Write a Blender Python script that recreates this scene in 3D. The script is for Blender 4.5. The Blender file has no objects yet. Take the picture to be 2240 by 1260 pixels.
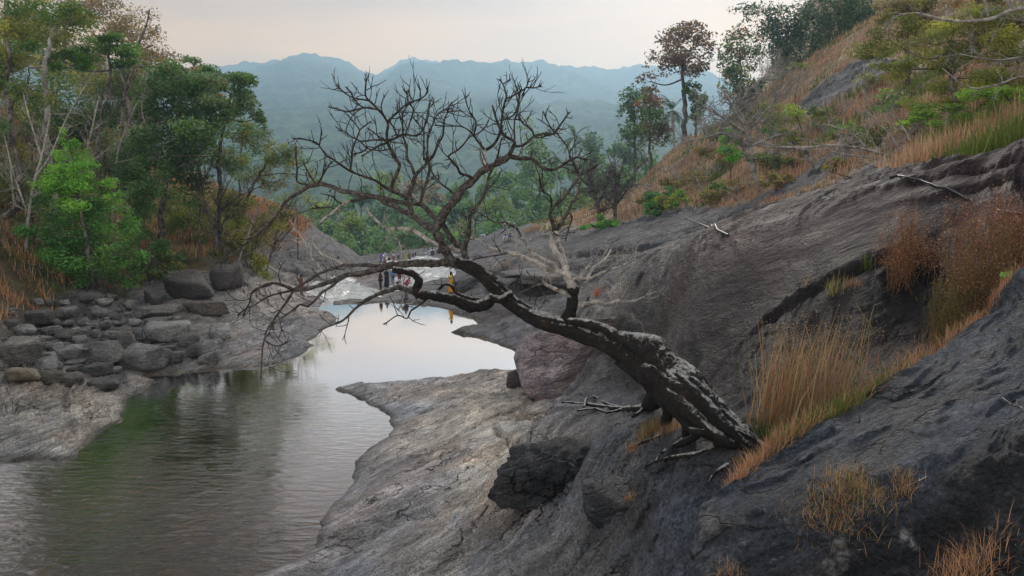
import bpy, math, random
import numpy as np
from mathutils import Vector, Matrix

rng = np.random.default_rng(7)
random.seed(7)
sc = bpy.context.scene
COL = sc.collection

# ---------------------------------------------------------------- camera
CAM_H = 8.5                     # metres above the pool
PITCH = math.radians(7.67)
F = 1618.0                      # focal length in photo pixels
cam_d = bpy.data.cameras.new('camera')
cam_d.lens = 36.0 * F / 2240.0
cam_d.sensor_width = 36.0
cam_d.clip_start = 0.05
cam_d.clip_end = 12000
cam = bpy.data.objects.new('camera', cam_d)
cam.location = (0, 0, CAM_H)
cam.rotation_euler = (math.pi / 2 - PITCH, 0, 0)
COL.objects.link(cam)
sc.camera = cam

# ---------------------------------------------------------------- sky, sun, exposure
SUN_EL, SUN_AZ = math.radians(24), math.radians(14)      # azimuth from +Y towards +X
world = bpy.data.worlds.new('World')
sc.world = world
world.use_nodes = True
nt = world.node_tree
nt.nodes.clear()
N = nt.nodes.new
out = N('ShaderNodeOutputWorld')
sky = N('ShaderNodeTexSky')
sky.sky_type = 'NISHITA'
sky.sun_disc = False
sky.sun_elevation = SUN_EL
sky.sun_rotation = SUN_AZ
sky.dust_density = 6.0
bg_sky = N('ShaderNodeBackground'); bg_sky.inputs[1].default_value = 0.08
nt.links.new(sky.outputs[0], bg_sky.inputs[0])
# high thin overcast: warm at the horizon, grey overhead, faintly streaked
tc = N('ShaderNodeTexCoord')
sep = N('ShaderNodeSeparateXYZ'); nt.links.new(tc.outputs['Generated'], sep.inputs[0])
ramp = N('ShaderNodeValToRGB')
ramp.color_ramp.elements[0].position = 0.0
ramp.color_ramp.elements[0].color = (2.35, 1.0, 0.04, 1)
ramp.color_ramp.elements[1].position = 0.9
ramp.color_ramp.elements[1].color = (1.02, 1.03, 1.06, 1)
e = ramp.color_ramp.elements.new(0.17); e.color = (2.3, 1.0, 0.04, 1)
e = ramp.color_ramp.elements.new(0.25); e.color = (0.76, 0.33, 0.06, 1)
nt.links.new(sep.outputs[2], ramp.inputs[0])
# the warm glow lies on the sunset side; the rest of the sky is pale overcast, brightened out of view as fill light
ramp2 = N('ShaderNodeValToRGB')
ramp2.color_ramp.elements[0].position = 0.0; ramp2.color_ramp.elements[0].color = (1.45, 1.33, 1.18, 1)
ramp2.color_ramp.elements[1].position = 0.9; ramp2.color_ramp.elements[1].color = (1.02, 1.03, 1.06, 1)
nt.links.new(sep.outputs[2], ramp2.inputs[0])
dt = N('ShaderNodeVectorMath'); dt.operation = 'DOT_PRODUCT'; nt.links.new(tc.outputs['Generated'], dt.inputs[0])
dt.inputs[1].default_value = (math.sin(SUN_AZ), math.cos(SUN_AZ), 0)
gm = N('ShaderNodeMapRange'); gm.interpolation_type = 'SMOOTHSTEP'; gm.inputs['From Min'].default_value = -0.2; gm.inputs['From Max'].default_value = 0.75
nt.links.new(dt.outputs['Value'], gm.inputs[0])
gmix = N('ShaderNodeMix'); gmix.data_type = 'RGBA'
nt.links.new(gm.outputs[0], gmix.inputs[0]); nt.links.new(ramp2.outputs[0], gmix.inputs[6]); nt.links.new(ramp.outputs[0], gmix.inputs[7])
mp = N('ShaderNodeMapping'); mp.inputs['Scale'].default_value = (1.6, 1.6, 9.0)
nt.links.new(tc.outputs['Generated'], mp.inputs[0])
nz = N('ShaderNodeTexNoise'); nz.inputs['Scale'].default_value = 1.7
nz.inputs['Detail'].default_value = 6; nz.inputs['Roughness'].default_value = 0.55
nt.links.new(mp.outputs[0], nz.inputs['Vector'])
mr = N('ShaderNodeMapRange'); mr.inputs['From Min'].default_value = 0.33; mr.inputs['From Max'].default_value = 0.7
mr.inputs['To Min'].default_value = 0.78; mr.inputs['To Max'].default_value = 1.16
nt.links.new(nz.outputs[0], mr.inputs[0])
mx = N('ShaderNodeMix'); mx.data_type = 'RGBA'; mx.blend_type = 'MULTIPLY'; mx.inputs[0].default_value = 1
nt.links.new(gmix.outputs[2], mx.inputs[6]); nt.links.new(mr.outputs[0], mx.inputs[7])
bg_cl = N('ShaderNodeBackground'); bg_cl.inputs[1].default_value = 1.0
nt.links.new(mx.outputs[2], bg_cl.inputs[0])
ms = N('ShaderNodeMixShader'); ms.inputs[0].default_value = 0.88
nt.links.new(bg_sky.outputs[0], ms.inputs[1]); nt.links.new(bg_cl.outputs[0], ms.inputs[2])
nt.links.new(ms.outputs[0], out.inputs[0])

sun_d = bpy.data.lights.new('sun', 'SUN')
sun_d.energy = 2.4
sun_d.angle = math.radians(16)
sun_d.color = (1.0, 0.93, 0.84)
sun = bpy.data.objects.new('sun', sun_d)
to_sun = Vector((math.sin(SUN_AZ) * math.cos(SUN_EL), math.cos(SUN_AZ) * math.cos(SUN_EL), math.sin(SUN_EL)))
sun.rotation_euler = to_sun.to_track_quat('Z', 'Y').to_euler()
COL.objects.link(sun)

sc.view_settings.view_transform = 'Standard'
sc.view_settings.look = 'None'
sc.view_settings.gamma = 1
sc.view_settings.exposure = 0.2
sc.view_settings.use_curve_mapping = False
sc.cycles.max_bounces = 6
sc.cycles.diffuse_bounces = 3
sc.cycles.glossy_bounces = 3
sc.cycles.transmission_bounces = 4
sc.cycles.transparent_max_bounces = 8
sc.cycles.volume_bounces = 2
sc.cycles.use_denoising = True

# ---------------------------------------------------------------- helpers
CP, SP = math.cos(PITCH), math.sin(PITCH)

def ray(px, py):
    a = (np.asarray(px, float) - 1120) / F
    b = -(np.asarray(py, float) - 630) / F
    return a, CP + b * SP, -SP + b * CP          # x, y, z of a viewing ray

def P(px, py, Y):                                # the point seen at a pixel, Y metres ahead
    dx, dy, dz = ray(px, py)
    t = Y / dy
    return np.stack(np.broadcast_arrays(dx * t, dy * t, CAM_H + dz * t), -1)

def PZ(px, py, z):                               # the point seen at a pixel, at height z
    dx, dy, dz = ray(px, py)
    t = (z - CAM_H) / dz
    return np.stack(np.broadcast_arrays(dx * t, dy * t, CAM_H + dz * t), -1)

def smooth01(x):
    x = np.clip(x, 0, 1)
    return x * x * (3 - 2 * x)

def _hash2(ix, iy, seed):
    h = (ix.astype(np.int64) * 374761393 + iy.astype(np.int64) * 668265263 + seed * 974711) & 0x7fffffff
    h = ((h ^ (h >> 13)) * 1274126177) & 0x7fffffff
    h = h ^ (h >> 16)
    return h

_G = np.stack([np.cos(np.arange(64) * math.tau / 64), np.sin(np.arange(64) * math.tau / 64)], -1)

def noise2(x, y, seed=0):
    x = np.asarray(x, float); y = np.asarray(y, float)
    ix = np.floor(x); iy = np.floor(y)
    fx = x - ix; fy = y - iy
    ix = ix.astype(np.int64); iy = iy.astype(np.int64)
    ux = fx * fx * fx * (fx * (fx * 6 - 15) + 10)
    uy = fy * fy * fy * (fy * (fy * 6 - 15) + 10)
    def g(dx, dy):
        gr = _G[_hash2(ix + dx, iy + dy, seed) & 63]
        return gr[..., 0] * (fx - dx) + gr[..., 1] * (fy - dy)
    a = g(0, 0); b = g(1, 0); c = g(0, 1); d = g(1, 1)
    return ((a + (b - a) * ux) * (1 - uy) + (c + (d - c) * ux) * uy) * 1.5

def fbm2(x, y, octv=4, seed=0, gain=0.5, lac=2.03):
    s = 0; a = 1.0
    for k in range(octv):
        s = s + a * noise2(x, y, seed + 17 * k)
        x = x * lac + 13.7; y = y * lac - 7.3
        a *= gain
    return s

def ridge2(x, y, octv=4, seed=0, gain=0.5):
    s = 0; a = 1.0
    for k in range(octv):
        s = s + a * (1 - 2 * np.abs(noise2(x, y, seed + 31 * k)))
        x = x * 2.07 + 3.1; y = y * 2.07 + 9.2
        a *= gain
    return s

def noise3(p, seed=0):                            # cheap 3-D noise from three 2-D slices
    return (noise2(p[..., 0] + 0.37 * p[..., 2], p[..., 1] - 0.61 * p[..., 2], seed)
            + noise2(p[..., 1] + 5.2 + 0.4 * p[..., 0], p[..., 2] + 0.3 * p[..., 1], seed + 5)
            + noise2(p[..., 2] - 3.3, p[..., 0] + 1.7 - 0.5 * p[..., 1], seed + 9)) * 0.62

def fbm3(p, octv=4, seed=0, gain=0.5):
    s = 0; a = 1.0
    for k in range(octv):
        s = s + a * noise3(p * (2.03 ** k) + 4.1 * k, seed + 11 * k)
        a *= gain
    return s

class RBF:
    def __init__(self, X, v, eps=0.02, smooth=1e-3):
        self.X = np.asarray(X, float); v = np.asarray(v, float)
        if v.ndim == 1: v = v[:, None]
        n = len(self.X)
        D = self._phi(self.X)
        A = np.zeros((n + 3, n + 3))
        A[:n, :n] = D - smooth * np.eye(n)
        A[:n, n] = 1; A[:n, n + 1:] = self.X
        A[n, :n] = 1; A[n + 1:, :n] = self.X.T
        b = np.zeros((n + 3, v.shape[1])); b[:n] = v
        self.w = np.linalg.lstsq(A, b, rcond=None)[0]
    def _phi(self, Q):
        d2 = ((Q[:, None, 0] - self.X[None, :, 0]) ** 2 + (Q[:, None, 1] - self.X[None, :, 1]) ** 2)
        return np.sqrt(d2 + 0.0012)
    def __call__(self, Q):
        Q = np.asarray(Q, float)
        o = np.empty((len(Q), self.w.shape[1]))
        n = len(self.X)
        for i in range(0, len(Q), 40000):
            q = Q[i:i + 40000]
            o[i:i + 40000] = self._phi(q) @ self.w[:n] + self.w[n] + q @ self.w[n + 1:]
        return o

def poly_sd(x, y, poly):
    """signed distance to a closed polygon, negative inside"""
    poly = np.asarray(poly, float)
    d = np.full(x.shape, 1e9); ins = np.zeros(x.shape, bool)
    m = len(poly)
    for i in range(m):
        ax, ay = poly[i]; bx, by = poly[(i + 1) % m]
        ex, ey = bx - ax, by - ay
        t = np.clip(((x - ax) * ex + (y - ay) * ey) / (ex * ex + ey * ey + 1e-12), 0, 1)
        d = np.minimum(d, (x - ax - t * ex) ** 2 + (y - ay - t * ey) ** 2)
        c = (ay > y) != (by > y)
        ins ^= c & (x < (bx - ax) * (y - ay) / (by - ay + 1e-12) + ax)
    d = np.sqrt(d)
    return np.where(ins, -d, d)

def line_d(x, y, line):
    """distance to an open polyline, and the side (positive left of it)"""
    d = np.full(x.shape, 1e9); s = np.zeros(x.shape)
    for i in range(len(line) - 1):
        ax, ay = line[i][:2]; bx, by = line[i + 1][:2]
        ex, ey = bx - ax, by - ay
        t = np.clip(((x - ax) * ex + (y - ay) * ey) / (ex * ex + ey * ey + 1e-12), 0, 1)
        q = np.sqrt((x - ax - t * ex) ** 2 + (y - ay - t * ey) ** 2)
        k = q < d
        d = np.where(k, q, d)
        s = np.where(k, np.sign(ex * (y - ay) - ey * (x - ax)), s)
    return d, s

def make_mesh(name, V, faces, cols=None, smooth=True, attr='tint'):
    """faces: a list of index arrays (n,3) or (n,4)"""
    me = bpy.data.meshes.new(name)
    if isinstance(faces, np.ndarray): faces = [faces]
    faces = [f for f in faces if len(f)]
    me.vertices.add(len(V))
    me.vertices.foreach_set('co', np.ascontiguousarray(V, np.float32).ravel())
    idx = np.concatenate([f.ravel() for f in faces]).astype(np.int32)
    tot = np.concatenate([np.full(len(f), f.shape[1], np.int32) for f in faces])
    st = np.concatenate([[0], np.cumsum(tot)[:-1]]).astype(np.int32)
    me.loops.add(len(idx)); me.loops.foreach_set('vertex_index', idx)
    me.polygons.add(len(tot)); me.polygons.foreach_set('loop_start', st)
    me.polygons.foreach_set('use_smooth', np.full(len(tot), bool(smooth)))
    if cols is not None:
        a = me.attributes.new(attr, 'FLOAT_COLOR', 'POINT')
        c = np.ones((len(V), 4), np.float32); c[:, :3] = cols
        a.data.foreach_set('color', c.ravel())
    me.update(calc_edges=True)
    return me

def obj(name, me, mat=None, parent=None, loc=None):
    o = bpy.data.objects.new(name, me)
    if mat is not None and me is not None and len(me.materials) == 0: me.materials.append(mat)
    COL.objects.link(o)
    if parent is not None: o.parent = parent
    if loc is not None: o.location = loc
    return o

def tag(o, label=None, cat=None, group=None, kind=None):
    if label: o['label'] = label
    if cat: o['category'] = cat
    if group: o['group'] = group
    if kind: o['kind'] = kind
    return o

def empty(name, loc):
    o = bpy.data.objects.new(name, None)
    o.empty_display_size = 0.2
    o.location = loc
    COL.objects.link(o)
    return o

def grid_faces(nu, nv):
    i = np.arange(nu * nv).reshape(nv, nu)
    return np.stack([i[:-1, :-1], i[:-1, 1:], i[1:, 1:], i[1:, :-1]], -1).reshape(-1, 4)
# ---------------------------------------------------------------- materials
class MB:
    """small node-building helper"""
    def __init__(self, name):
        self.m = bpy.data.materials.new(name); self.m.use_nodes = True
        self.t = self.m.node_tree; self.t.nodes.clear()
        self.out = self.n('ShaderNodeOutputMaterial')
    def n(self, k, **kw):
        x = self.t.nodes.new(k)
        for a, b in kw.items(): setattr(x, a, b)
        return x
    def l(self, a, b): self.t.links.new(a, b)
    def noise(self, vec, scale, detail=4, rough=0.55, dist=0.0):
        x = self.n('ShaderNodeTexNoise')
        x.inputs['Scale'].default_value = scale; x.inputs['Detail'].default_value = detail
        x.inputs['Roughness'].default_value = rough; x.inputs['Distortion'].default_value = dist
        if vec is not None: self.l(vec, x.inputs['Vector'])
        return x.outputs[0]
    def mapping(self, vec, scale=(1, 1, 1), rot=(0, 0, 0)):
        x = self.n('ShaderNodeMapping')
        x.inputs['Scale'].default_value = scale; x.inputs['Rotation'].default_value = rot
        self.l(vec, x.inputs[0]); return x.outputs[0]
    def mr(self, v, a, b, c=0.0, d=1.0):
        x = self.n('ShaderNodeMapRange')
        for i, q in zip((1, 2, 3, 4), (a, b, c, d)): x.inputs[i].default_value = q
        self.l(v, x.inputs[0]); return x.outputs[0]
    def mix(self, f, a, b, mode='MIX'):
        x = self.n('ShaderNodeMix'); x.data_type = 'RGBA'; x.blend_type = mode
        for s, v in ((0, f), (6, a), (7, b)):
            if isinstance(v, (int, float)): x.inputs[s].default_value = v if s == 0 else (v, v, v, 1)
            elif isinstance(v, tuple): x.inputs[s].default_value = v + (1,)
            else: self.l(v, x.inputs[s])
        return x.outputs[2]
    def math(self, op, a, b=0.0):
        x = self.n('ShaderNodeMath'); x.operation = op
        for s, v in ((0, a), (1, b)):
            if isinstance(v, (int, float)): x.inputs[s].default_value = v
            else: self.l(v, x.inputs[s])
        return x.outputs[0]
    def pos(self):
        return self.n('ShaderNodeNewGeometry').outputs['Position']
    def objco(self):
        return self.n('ShaderNodeTexCoord').outputs['Object']
    def attr(self, name):
        x = self.n('ShaderNodeAttribute'); x.attribute_name = name; return x
    def bump(self, h, strength=0.5, dist=0.05, normal=None):
        x = self.n('ShaderNodeBump'); x.inputs['Strength'].default_value = strength
        x.inputs['Distance'].default_value = dist
        self.l(h, x.inputs['Height'])
        if normal is not None: self.l(normal, x.inputs['Normal'])
        return x.outputs[0]
    def principled(self, col, rough=0.7, spec=0.3, normal=None):
        x = self.n('ShaderNodeBsdfPrincipled')
        for k, v in (('Base Color', col), ('Roughness', rough), ('Specular IOR Level', spec)):
            if isinstance(v, tuple): x.inputs[k].default_value = v + (1,)
            elif isinstance(v, (int, float)): x.inputs[k].default_value = v
            else: self.l(v, x.inputs[k])
        if normal is not None: self.l(normal, x.inputs['Normal'])
        return x
    def done(self, shader):
        self.l(shader, self.out.inputs[0]); return self.m

FOL_ANG = math.atan2(0.50, 0.86)                 # the rock's grain runs this way on the ground
FOL_N = np.array([.35, -.13, -.93]); FOL_N /= np.linalg.norm(FOL_N)          # the layering of the gneiss
FOL_A = np.cross(FOL_N, [math.sin(FOL_ANG), -math.cos(FOL_ANG), 0]); FOL_A /= np.linalg.norm(FOL_A)
FOL_B = np.cross(FOL_N, FOL_A)

def rock_material(name, far=False):
    b = MB(name)
    p = b.pos()
    tint = b.attr('tint').outputs['Color']
    m1 = b.mapping(p, (0.35, 2.2, 1.6), (0, 0, 0))
    def dot(v):
        x = b.n('ShaderNodeVectorMath'); x.operation = 'DOT_PRODUCT'; b.l(p, x.inputs[0]); x.inputs[1].default_value = tuple(v); return x.outputs['Value']
    cb = b.n('ShaderNodeCombineXYZ')
    b.l(dot(FOL_A), cb.inputs[0]); b.l(dot(FOL_B * 1.4), cb.inputs[1]); b.l(dot(FOL_N * 4.5 + FOL_B * 0.35), cb.inputs[2])
    rot = cb.outputs[0]
    g1 = b.mapping(rot, (0.22, 0.45, 0.8))
    g2 = b.mapping(rot, (0.75, 1.6, 2.4))
    g3 = b.mapping(rot, (3.5, 6.0, 7.0))
    n1 = b.noise(g1, 1.0, 6, 0.6, 0.6)
    n2 = b.noise(g2, 1.0, 8, 0.62, 0.8)
    n3 = b.noise(g3, 1.0, 5, 0.6, 0.3)
    blot = b.noise(p, 0.55, 6, 0.6, 0.4)
    fine = b.noise(p, 22.0, 5, 0.65)
    vf = b.noise(p, 60.0, 4, 0.7)
    n4 = b.noise(b.mapping(rot, (1.5, 3.0, 4.2)), 1.0, 9, 0.72, 1.2)
    c = b.mix(0.7, tint, b.mr(n1, 0.36, 0.64, 0.60, 1.40), 'MULTIPLY')
    c = b.mix(0.85, c, b.mr(n2, 0.38, 0.62, 0.66, 1.34), 'MULTIPLY')
    c = b.mix(0.9, c, b.mr(blot, 0.36, 0.64, 0.64, 1.34), 'MULTIPLY')
    c = b.mix(0.9, c, b.mr(n4, 0.36, 0.62, 0.62, 1.34), 'MULTIPLY')
    c = b.mix(0.85, c, b.mr(fine, 0.38, 0.62, 0.48, 1.5), 'MULTIPLY')
    c = b.mix(0.6, c, b.mr(vf, 0.38, 0.62, 0.5, 1.5), 'MULTIPLY')
    # iron and lichen stains
    st = b.noise(p, 0.33, 5, 0.6, 0.5)
    c = b.mix(b.mr(st, 0.52, 0.66, 0.0, 0.5), c, b.mix(1.0, c, (1.25, 0.98, 0.78), 'MULTIPLY'))
    st2 = b.noise(b.mapping(p, (1, 1, 1), (0.3, 0.5, 0.1)), 0.41, 5, 0.6, 0.5)
    c = b.mix(b.mr(st2, 0.52, 0.66, 0.0, 0.6), c, b.mix(1.0, c, (0.85, 0.97, 1.20), 'MULTIPLY'))
    lv = b.noise(p, 11.0, 2, 0.5); lm = b.noise(p, 0.9, 3, 0.5)
    lic = b.math('MULTIPLY', b.mr(lv, 0.66, 0.70), b.mr(lm, 0.48, 0.60))
    c = b.mix(b.math('MULTIPLY', lic, 0.5), c, (0.24, 0.24, 0.24))
    # painted crack shade and dark lichen in thin partings along the grain
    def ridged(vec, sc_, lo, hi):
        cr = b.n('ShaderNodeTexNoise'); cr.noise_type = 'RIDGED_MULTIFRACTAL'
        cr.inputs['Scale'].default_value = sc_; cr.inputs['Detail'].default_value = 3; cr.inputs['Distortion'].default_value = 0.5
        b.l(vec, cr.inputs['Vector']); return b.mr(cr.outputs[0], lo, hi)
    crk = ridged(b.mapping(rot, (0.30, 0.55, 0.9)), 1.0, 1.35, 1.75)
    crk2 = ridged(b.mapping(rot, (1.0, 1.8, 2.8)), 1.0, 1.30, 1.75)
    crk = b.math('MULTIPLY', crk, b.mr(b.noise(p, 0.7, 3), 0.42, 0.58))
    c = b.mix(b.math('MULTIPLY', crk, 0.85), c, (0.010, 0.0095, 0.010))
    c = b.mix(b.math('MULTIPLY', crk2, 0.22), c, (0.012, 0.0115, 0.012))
    # joints: a net of thin open cracks; flakes: sheets that end in sharp little steps
    vo = b.n('ShaderNodeTexVoronoi'); vo.feature = 'DISTANCE_TO_EDGE'; vo.inputs['Scale'].default_value = 1.0
    wv = b.n('ShaderNodeVectorMath'); wv.operation = 'MULTIPLY_ADD'
    nzv = b.n('ShaderNodeTexNoise'); nzv.inputs['Scale'].default_value = 1.3; nzv.inputs['Detail'].default_value = 5; b.l(p, nzv.inputs['Vector'])
    b.l(nzv.outputs['Color'], wv.inputs[0]); wv.inputs[1].default_value = (1.1, 1.1, 1.1); b.l(b.mapping(rot, (0.20, 0.36, 0.42)), wv.inputs[2])
    b.l(wv.outputs[0], vo.inputs['Vector'])
    joint = b.math('MULTIPLY', b.mr(vo.outputs['Distance'], 0.004, 0.020, 1.0, 0.0), b.mr(b.noise(p, 0.35, 3), 0.44, 0.56))
    c = b.mix(b.math('MULTIPLY', joint, 0.9), c, (0.007, 0.007, 0.007))
    # fissures: long, sub-parallel partings along the layering, each ending in a small sharp step
    tdir = np.array([-math.sin(FOL_ANG), math.cos(FOL_ANG), 0.0])
    wb_ = b.math('ADD', b.math('MULTIPLY', b.noise(p, 0.55, 3), 3.2), b.math('MULTIPLY', b.noise(p, 2.6, 4, 0.6), 0.9))
    def fissure(freq, seed_vec, lo, hi, thick):
        w = b.math('ADD', b.math('MULTIPLY', dot(tdir * 1.0 + FOL_N * 2.4), freq), b.math('MULTIPLY', wb_, freq / 5.0))
        f = b.math('FRACT', w)
        m = b.mr(b.noise(b.mapping(rot, (0.5, 0.9, 0.9), seed_vec), 1.4, 3, 0.55), lo, hi)
        return f, b.math('MULTIPLY', b.mr(f, 0.0, thick, 1.0, 0.0), m), m
    fl, ln1, m1_ = fissure(4.2, (0.1, 0.2, 0.3), 0.42, 0.56, 0.14)
    fl2, ln2, m2_ = fissure(10.0, (1.1, 0.7, 0.2), 0.38, 0.55, 0.20)
    c = b.mix(b.math('MULTIPLY', ln1, 0.80), c, (0.008, 0.008, 0.009))
    c = b.mix(b.math('MULTIPLY', ln2, 0.50), c, (0.010, 0.010, 0.011))
    fl = b.math('ADD', b.math('MULTIPLY', fl, m1_), b.math('MULTIPLY', b.math('MULTIPLY', fl2, m2_), 0.45))
    h = b.math('ADD', b.math('MULTIPLY', n2, 0.9), b.math('MULTIPLY', n4, 0.5))
    h = b.math('ADD', h, b.math('SUBTRACT', b.math('MULTIPLY', fl, 0.20), b.math('MULTIPLY', joint, 0.5)))
    h = b.math('ADD', h, b.math('MULTIPLY', fine, 0.22))
    h = b.math('SUBTRACT', h, b.math('ADD', b.math('MULTIPLY', crk, 0.5), b.math('MULTIPLY', crk2, 0.2)))
    nrm = b.bump(h, 1.0, 0.26)
    rough = b.mr(n1, 0.3, 0.7, 0.52, 0.75)
    return b.done(b.principled(c, rough, 0.16, nrm).outputs[0])

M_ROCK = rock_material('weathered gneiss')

def boulder_material():
    b = MB('boulder stone')
    p = b.pos()
    tint = b.attr('tint').outputs['Color']
    oi = b.n('ShaderNodeObjectInfo').outputs['Random']
    n1 = b.noise(p, 1.6, 6, 0.62, 0.5)
    n2 = b.noise(p, 7.0, 7, 0.66, 0.3)
    n3 = b.noise(b.mapping(p, (1, 1, 4), (0.4, 0.2, 0)), 3.0, 6, 0.6)
    c = b.mix(0.85, tint, b.mr(n1, 0.28, 0.72, 0.55, 1.5), 'MULTIPLY')
    c = b.mix(0.85, c, b.mr(n2, 0.3, 0.7, 0.45, 1.6), 'MULTIPLY')
    c = b.mix(0.5, c, b.mr(n3, 0.3, 0.7, 0.6, 1.4), 'MULTIPLY')
    lv = b.noise(p, 12.0, 3, 0.5)
    c = b.mix(b.math('MULTIPLY', b.mr(lv, 0.69, 0.74), 0.5), c, (0.42, 0.42, 0.41))
    c = b.mix(1.0, c, b.mr(oi, 0, 1, 0.65, 1.45), 'MULTIPLY')
    h = b.math('ADD', n2, b.math('MULTIPLY', n3, 0.8))
    return b.done(b.principled(c, 0.7, 0.3, b.bump(h, 1.0, 0.22)).outputs[0])
M_BOULDER = boulder_material()

def leaf_material():
    b = MB('leaves')
    tint = b.attr('tint').outputs['Color']
    d = b.n('ShaderNodeBsdfPrincipled'); b.l(tint, d.inputs['Base Color'])
    d.inputs['Roughness'].default_value = 0.55; d.inputs['Specular IOR Level'].default_value = 0.25
    t = b.n('ShaderNodeBsdfTranslucent')
    b.l(b.mix(1.0, tint, (1.25, 1.3, 0.6), 'MULTIPLY'), t.inputs[0])
    s = b.n('ShaderNodeMixShader'); s.inputs[0].default_value = 0.38
    b.l(d.outputs[0], s.inputs[1]); b.l(t.outputs[0], s.inputs[2])
    return b.done(s.outputs[0])
M_LEAF = leaf_material()

def straw_material():
    b = MB('dry grass')
    tint = b.attr('tint').outputs['Color']
    d = b.n('ShaderNodeBsdfDiffuse'); b.l(tint, d.inputs[0])
    t = b.n('ShaderNodeBsdfTranslucent'); b.l(tint, t.inputs[0])
    s = b.n('ShaderNodeMixShader'); s.inputs[0].default_value = 0.35
    b.l(d.outputs[0], s.inputs[1]); b.l(t.outputs[0], s.inputs[2])
    return b.done(s.outputs[0])
M_STRAW = straw_material()

def bark_material(name, base, pale, pale_amt, scale=5.0):
    b = MB(name)
    p = b.objco()
    n1 = b.noise(p, scale, 6, 0.62, 0.4)
    n2 = b.noise(p, scale * 4, 5, 0.6)
    n3 = b.noise(p, scale * 0.5, 3, 0.5)
    c = b.mix(b.mr(n1, 0.52 - 0.25 * pale_amt, 0.62 - 0.12 * pale_amt), base, pale)
    c = b.mix(0.8, c, b.mr(n2, 0.3, 0.7, 0.5, 1.5), 'MULTIPLY')
    c = b.mix(0.6, c, b.mr(n3, 0.3, 0.7, 0.6, 1.4), 'MULTIPLY')
    return b.done(b.principled(c, 0.85, 0.15, b.bump(b.math('ADD', n1, b.math('MULTIPLY', n2, 0.5)), 0.8, 0.03)).outputs[0])
M_BARK = bark_material('bark', (0.055, 0.045, 0.038), (0.16, 0.14, 0.125), 0.35, 2.0)
M_BARK_PALE = bark_material('pale bark', (0.10, 0.088, 0.075), (0.30, 0.28, 0.26), 0.9, 2.0)

def plain(name, col, rough=0.7, spec=0.3):
    b = MB(name)
    n = b.noise(b.objco(), 30, 3)
    c = b.mix(0.35, col, b.mr(n, 0.3, 0.7, 0.6, 1.4), 'MULTIPLY')
    return b.done(b.principled(c, rough, spec).outputs[0])
# ---------------------------------------------------------------- the valley floor and its rock (one sheet)
POOL_PX = [(300,1400),(560,1262),(640,1228),(690,1200),(700,1150),(735,1100),(772,1060),(775,1015),(800,985),(850,958),
    (858,940),(850,908),(800,878),(730,850),(790,840),(900,833),(1000,825),(1130,812),(1215,806),(1215,790),(1140,772),(1060,742),
    (1000,732),(988,727),(1010,716),(1057,708),(1030,694),(1000,683),(960,672),(900,664),(850,660),(800,663),(740,664),
    (680,663),(629,671),(690,674),(725,685),(738,698),(727,708),(705,722),(693,736),(676,746),(683,756),(670,768),(655,778),
    (620,790),(588,800),(540,804),(470,807),(420,813),(320,822),(333,833),(318,850),(278,868),(266,905),(268,920),
    (215,945),(190,975),(155,1003),(60,1005),(0,1012),(-250,1030),(-700,1100),(-900,1500)]
POOL = PZ(np.array([p[0] for p in POOL_PX]), np.array([p[1] for p in POOL_PX]), 0.0)[:, :2]

CTRL = []            # known points of the ground, x y z
def cp(*rows):
    for px, py, Y in rows: CTRL.append(P(px, py, Y))
def cz(*rows):
    for px, py, z in rows: CTRL.append(PZ(px, py, z))
def cx(*rows):
    for x, y, z in rows: CTRL.append(np.array([x, y, z], float))
for i, q in enumerate(POOL):
    if q[1] > 12: CTRL.append(np.array([q[0], q[1], 0.03]))
# pale slab this side of the pool, rising to the tree
cz((1100,1000,1.75),(900,1100,.75),(850,1250,.85),(1000,1250,1.7),(1120,1250,2.35),(1000,1120,1.25),(950,900,.45),(1000,870,.45),
   (1100,860,.65),(1180,875,.95),(1150,930,1.35),(1190,905,1.6),(1240,890,3.2),(1330,890,3.7),(1235,960,3.0),(1300,1000,3.5),(1250,1120,2.95),
   (1300,1200,3.35),(1420,1240,3.9),(1500,1150,4.3),(1400,1000,4.2),(1450,930,4.55),(1400,1100,3.9),(1500,1000,4.75),(1600,1100,4.75),
   (1640,975,5.0),(1550,960,4.9),(1600,1230,4.3),(820,870,.22),(1180,1180,2.45))
cp((1650,1010,9.6),(1800,930,10.2),(2000,800,11),(2200,700,12))
cx((2.5,5,3.9),(4,4,4),(6,3,4),(0,4,2.6),(-2,6,1.4),(3.2,7.2,4.5),(5,6,4.6),(8,8,5.5),(12,10,7.5),(20,12,12),(-6,9,-.6),(-12,8,-.6),(-20,10,-.5))
# dark slab behind the tree
cp((1600,900,12.5),(1800,800,13),(2000,730,13),(1500,700,17.5),(1500,553,22),(1600,515,20),(1700,600,17),(1700,478,19),
   (1800,442,18.3),(1900,500,16.5),(1900,412,18),(2000,385,17.6),(2100,352,17.3),(2240,450,14),(2240,312,17),(2100,600,13.2),(2150,500,14.5),(1900,640,13.9),(1850,720,12.9),(1700,700,14.6),(1650,800,13.2),(1750,640,15.2),(1800,700,13.7),(1820,600,15.0),
   (1350,700,25),(1350,612,30),(1290,650,33),(1285,700,31),(1282,770,30),(1420,800,20.5),(1400,870,20),(1500,850,15.5),(1450,750,20),(1400,650,25),(1300,907,20),(1400,907,19),(1240,905,22),(1230,860,27))
cp((1240,690,39),(1225,745,34),(1225,800,30))
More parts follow.
